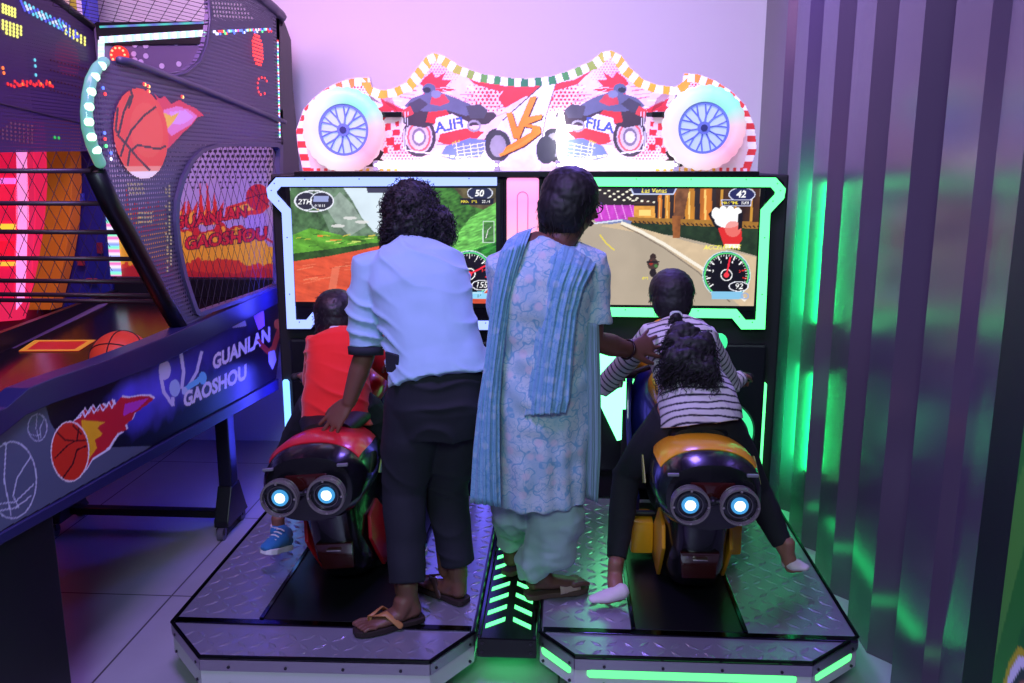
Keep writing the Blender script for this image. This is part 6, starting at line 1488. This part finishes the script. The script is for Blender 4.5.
# ------------------------------------------------------------------ girl in the striped top
S3 = skin_mat('light_brown_skin', (150, 100, 84))
G_ = empty('person', (.47, 3.05, .2), 'girl in a striped top and black leggings riding the yellow motorcycle', 'person')
pel = V((.475, 3.04, .885)); che = V((.425, 3.20, 1.07)); axg = V((1, .0, -.03)).normalized()
secsG = [((.485, 3.03, .85), .125, .095), ((.48, 3.05, .91), .120, .09), ((.465, 3.10, .98), .102, .08), ((.445, 3.165, 1.05), .112, .08), ((.432, 3.21, 1.11), .120, .072), ((.425, 3.235, 1.15), .085, .052), ((.42, 3.25, 1.18), .04, .038)]
mb = MB(); torso(mb, secsG, axg)
hcG = PY(671, 296, 3.33)
mb.tube([(.42, 3.24, 1.16), hcG + V((0, -.02, -.05))], [.038, .038], 14); qG = add_head(mb, hcG, (.0, .95, .05), (0, 0, 1), .198)
aG = {}
for sd, s_, e_, h_ in ((-1, V((.325, 3.215, 1.115)), PY(604, 386, 3.38), None), (1, V((.535, 3.215, 1.11)), PY(731, 384, 3.38), None)):
    hx = .475 + (-.232 if sd < 0 else .255); gz = .205 + .70
    w2 = V((hx, 3.45, gz + .0)); aG[sd] = (s_, e_, w2)
    mb.tube([s_ - V((sd * .04, 0, 0)), s_, s_.lerp(e_, .5), e_, e_.lerp(w2, .5), w2], [.038, .036, .031, .027, .026, .018], 16)
    add_hand(mb, w2, (sd * .12, .9, -.25), (0, .1, -1), -sd, .125, .03, (.75, .75, .8, .85), .5, .0068)
hG1 = V((.405, 3.04, .86)); kG1 = PY(626, 476, 3.16); aG1 = V((.200, 2.945, .285)); hG2 = V((.555, 3.04, .86)); kG2 = PY(757, 492, 3.12); aG2 = PY(787, 553, 3.02)
for h_, k_, a_ in ((hG1, kG1, aG1), (hG2, kG2, aG2)): mb.tube([h_, h_.lerp(k_, .5), k_, k_.lerp(a_, .35), a_], [.068, .06, .043, .042, .027], 16)
he1 = PZ(624, 598, .222); to1 = PZ(592, 602, .215); to1 = he1 + (to1 - he1) * .86
he2 = PY(786, 568, 3.03); to2 = PY(801, 570, 2.99)
add_foot(mb, aG1, he1, to1, .18, .027, False); add_foot(mb, aG2, he2, to2, .18, .027, False)
body = link('body', remeshed(mb, .004, 3), S3, G_); eyes(qG, .198, body)
# striped top: stripe coordinate follows the trunk and the sleeves
mb = MB(); torso(mb, [((.497, 3.015, .835), .152, .122), ((.492, 3.025, .87), .150, .120), ((.482, 3.045, .915), .142, .112)] + [(c, a + .02, b + .02) for c, a, b in secsG[2:6]] + [(secsG[6][0], .052, .045)], axg)
for sd in (-1, 1):
    s_, e_, w2 = aG[sd]; mb.tube([s_ - V((sd * .06, 0, -.01)), s_, s_.lerp(e_, .5), e_, e_.lerp(w2, .55), e_.lerp(w2, .8)], [.052, .05, .044, .041, .037, .034], 18, dome=False)
me = remeshed(mb, .0038, 5); displace(me, fold_fn(.008, 110, (.6, .2, 1), .9, 7.7))
tr = [V(c) for c, a, b in secsG]; T0 = V((.49, 3.0, .83)); TD = (V((.425, 3.22, 1.14)) - T0).normalized()
def seg_par(p, a, b): d = b - a; t = max(0, min(1, (p - a).dot(d) / d.length_squared)); return (p - (a + d * t)).length, t * d.length
vals = np.ones((len(me.vertices), 4), np.float32); cw_ = L3(208, 198, 204); cd_ = L3(28, 24, 44)
for v in me.vertices:
    p = v.co; trunk = (p - T0).dot(TD) + .018 * math.sin((p.x - .46) * 11) + .010 * noise.noise(p * 12)
    dt = min(seg_par(p, tr[i], tr[i + 1])[0] for i in range(1, 5)); best = (dt - .085, trunk)
    for sd in (-1, 1):
        s_, e_, w2 = aG[sd]; d1, t1 = seg_par(p, s_, e_); d2, t2 = seg_par(p, e_, w2)
        if sd * (p.x - (s_.x)) > .012:
            if d1 - .045 < best[0]: best = (d1 - .045, t1)
            if d2 - .045 < best[0]: best = (d2 - .045, (e_ - s_).length + t2)
    f = (best[1] / .0262) % 1.0; k = max(0.0, min(1.0, (.16 - abs(f - .16)) / .05)); vals[v.index, :3] = [cw_[q] * (1 - k) + cd_[q] * k for q in range(3)]
at = me.color_attributes.new('Col', 'FLOAT_COLOR', 'POINT'); at.data.foreach_set('color', vals.reshape(-1))
m = attr_mat('striped_jersey', 0, .85)
link('striped_top', me, m, G_)
# leggings
mb = MB(); torso(mb, [((.49, 3.03, .81), .115, .09), ((.487, 3.03, .86), .132, .100), ((.482, 3.045, .89), .125, .092)], axg)
for h_, k_, a_ in ((hG1, kG1, aG1), (hG2, kG2, aG2)): mb.tube([h_ + V((0, 0, -.01)), h_.lerp(k_, .5), k_, k_.lerp(a_, .4), k_.lerp(a_, .86)], [.082, .074, .055, .052, .037], 20, dome=False)
loose('leggings', mb, fabric('black_legging_cloth', (26, 24, 34)), G_, .0055, 4, fold_fn(.005, 90, (.2, 0, 1), .8, 2.0))
# pale footie socks
sk = fabric('pale_sock', (226, 208, 212))
for h_, t_, a_ in ((he1, to1, aG1), (he2, to2, aG2)):
    mb = MB(); d = (t_ - h_).normalized(); lat = d.cross(V((0, 0, 1))).normalized(); u = V((0, 0, 1))
    mb.tube([h_ + u * .028 + d * .008, h_.lerp(t_, .3) + u * .022, h_.lerp(t_, .65) + u * .016, t_ + u * .012 + d * .01], [.030, .031, .036, .024], 16, side=lat, sq=[.95, .78, .55, .5])
    loose('sock', mb, sk, G_, .004, 3)
# hair: head cap and long curly ponytail
me = hair_mass([(hcG + V((0, -.015, .022)), (.088, .100, .088)), (hcG + V((0, -.055, -.015)), (.078, .062, .078))], .005, .002, 80)
me = add_strands(me, 500, .03, .001, .3, .0011, 8, .7, -.05)
cap = link('hair', me, mat('dark_brown_hair', (15, 10, 14), .62, var=.3, vscale=60), G_, smooth=True)
tie = PY(676, 315, 3.185)
mb = MB(); mb.tube([tie + V((.017 * math.cos(t), .004 * math.sin(t * 3), .010 * math.sin(t))) for t in np.linspace(0, 2 * math.pi, 25)[:-1]], .007, 8, closed=True); mb.build('hair_tie', mat('pale_hair_tie', (190, 200, 196), .6), G_, smooth=True)
pony = [((tie.x, tie.y - .01, tie.z - .01)), PY(680, 333, 3.10), PY(687, 352, 3.03), PY(695, 368, 2.99)]
pb = [(PY(684, 336, 3.08), (.065, .032, .05)), (PY(696, 350, 3.03), (.062, .03, .05)), (PY(686, 360, 3.00), (.075, .026, .045)), (PY(708, 370, 2.975), (.026, .02, .035)), (PY(667, 364, 3.0), (.02, .02, .045)), (V(pony[0]), (.022, .022, .024)), (V(pony[1]), (.042, .028, .045)), (PY(676, 343, 3.06), (.040, .028, .05)), (V(pony[2]), (.062, .030, .055)), (PY(703, 345, 3.05), (.045, .026, .05)), (PY(672, 360, 3.01), (.028, .022, .05)), (V(pony[3]), (.048, .026, .04)), (PY(708, 364, 3.0), (.03, .022, .035))]
me = hair_mass(pb, .005, .006, 60, 2); me = add_strands(me, 1700, .08, .008, 2.2, .0018, 12, 1.0, .22)
link('ponytail', me, MATS['dark_brown_hair'], G_, smooth=True)

# ------------------------------------------------------------------ boy in red
C_b = empty('person', (-.86, 3.15, .2), 'boy in a red T-shirt riding the red motorcycle', 'person')
axc = V((1, .03, 0)).normalized()
secsC = [((-.85, 3.12, .84), .115, .09), ((-.855, 3.14, .90), .112, .088), ((-.86, 3.18, .96), .105, .078), ((-.862, 3.23, 1.03), .112, .075), ((-.866, 3.26, 1.07), .110, .065), ((-.87, 3.28, 1.095), .06, .045), ((-.872, 3.29, 1.11), .036, .036)]
mb = MB(); torso(mb, secsC, axc); hcC = PY(337, 316, 3.36)
mb.tube([(-.872, 3.28, 1.09), hcC + V((0, -.02, -.05))], [.036, .036], 14); qC = add_head(mb, hcC, (-.05, .97, .0), (0, 0, 1), .19)
aC = {}
for sd, s_, e_ in ((-1, V((-.965, 3.265, 1.045)), PY(313, 385, 3.36)), (1, V((-.76, 3.265, 1.045)), V((-.66, 3.36, .90)))):
    w2 = PY(303, 376, 3.46) if sd < 0 else V((-.60, 3.47, .875)); aC[sd] = (s_, e_, w2)
    mb.tube([s_ - V((sd * .035, 0, 0)), s_, e_, w2], [.036, .034, .026, .018], 14); add_hand(mb, w2, (sd * .1, .9, -.1), (0, .1, -1), -sd, .118, .03, (.7, .75, .8, .85), .5, .0066)
hC1 = V((-.925, 3.12, .85)); kC1 = PY(290, 452, 3.30); aC1 = PY(278, 519, 3.12); hC2 = V((-.78, 3.12, .85)); kC2 = V((-.63, 3.28, .64)); aC2 = V((-.59, 3.10, .32))
for h_, k_, a_ in ((hC1, kC1, aC1), (hC2, kC2, aC2)): mb.tube([h_, h_.lerp(k_, .5), k_, k_.lerp(a_, .35), a_, a_ - V((0, 0, .03))], [.064, .056, .042, .04, .026, .025], 14)
body = link('body', remeshed(mb, .004, 3), skin_mat('boy_skin', (128, 84, 68)), C_b); eyes(qC, .19, body)
mb = MB(); torso(mb, [((-.846, 3.075, .775), .134, .108), ((-.85, 3.10, .83), .132, .108)] + [(c, a + .016, b + .016) for c, a, b in secsC[1:6]] + [(secsC[6][0], .045, .042)], axc)
for sd in (-1, 1): s_, e_, w2 = aC[sd]; mb.tube([s_ - V((sd * .05, 0, -.008)), s_, s_.lerp(e_, .6), s_.lerp(e_, .98)], [.05, .05, .046, .045], 18, dome=False)
loose('red_shirt', mb, fabric('red_cotton', (226, 26, 14)), C_b, .0052, 4, fold_fn(.010, 100, (.35, .2, 1), .9, 9.0))
MB().tube([V((-.872 + .038 * math.cos(t), 3.275 + .03 * math.sin(t), 1.118 - .008 * math.sin(t))) for t in np.linspace(0, 2 * math.pi, 25)[:-1]], .007, 8, closed=True).build('white_collar', fabric('white_collar', (220, 210, 220)), C_b, smooth=True)
mb = MB(); torso(mb, [((-.85, 3.12, .80), .11, .09), ((-.85, 3.12, .85), .12, .095)], axc)
for h_, k_, a_ in ((hC1, kC1, aC1), (hC2, kC2, aC2)): mb.tube([h_, h_.lerp(k_, .5), k_, k_.lerp(a_, .5), k_.lerp(a_, .93)], [.078, .07, .058, .052, .045], 18, dome=False)
loose('trousers', mb, fabric('charcoal_denim', (24, 24, 36)), C_b, .0055, 4, fold_fn(.007, 70, (.2, 0, 1), .8, 5.5))
me = hair_mass([(hcC + V((0, -.012, .024)), (.088, .098, .088)), (hcC + V((0, -.05, -.015)), (.078, .062, .078))], .005, .002, 80)
me = add_strands(me, 420, .022, .001, .2, .0011, 15, .6, .5); link('short_hair', me, mat('boy_black_hair', (18, 13, 20), .5, var=.3, vscale=60), C_b, smooth=True)
def trainer(an_, heel, toe, par):
    d = (toe - heel).normalized(); lat = d.cross(V((0, 0, 1))).normalized(); u = lat.cross(d)
    mb = MB(); mb.tube([an_ - V((0, 0, .0)), an_.lerp(heel + u * .04, .6) + d * .005, heel.lerp(toe, .35) + u * .042, heel.lerp(toe, .65) + u * .032, toe + u * .022 - d * .012], [.034, .036, .037, .036, .028], 18, side=lat, sq=[1.1, 1.05, .9, .7, .55])
    mb.tube([an_ + u * .0, heel + u * .03 + d * .018], [.033, .031], 14, side=lat)
    o = link('trainer', remeshed(mb, .004, 3), fabric('blue_canvas', (36, 110, 168)), par)
    P = []
    for t, w_ in ((-.04, .4), (.0, .75), (.2, .85), (.45, .85), (.75, 1.05), (.95, .85), (1.04, .4)): P.append((t, w_))
    Q = [heel.lerp(toe, t) + lat * .036 * w_ - u * .004 for t, w_ in P] + [heel.lerp(toe, t) - lat * .036 * w_ - u * .004 for t, w_ in P[::-1]]
    sub('sole', MB().prism(Q, u * .022, .004).mesh('so'), mat('white_sole', (226, 222, 226), .6), o)
    for k in range(4):
        c = heel.lerp(toe, .42 + .1 * k) + u * (.078 - .010 * k); sub('lace', MB().tube([c - lat * .018, c + u * .003, c + lat * .018], .0032, 6).mesh('l'), MATS['white_sole'], o)
    sub('sock_band', MB().tube([an_ + V((0, 0, .0)), an_ + V((0, 0, .022))], [.031, .03], 18, dome=False).mesh('sb'), mat('white_sock', (214, 206, 214), .8), o)
trainer(aC1 - V((0, 0, .045)), PY(288, 548, 3.09), PY(264, 553, 2.98), C_b)
trainer(aC2 - V((0, 0, .03)), aC2 + V((-.0, -.03, -.105)), aC2 + V((.03, .13, -.095)), C_b)
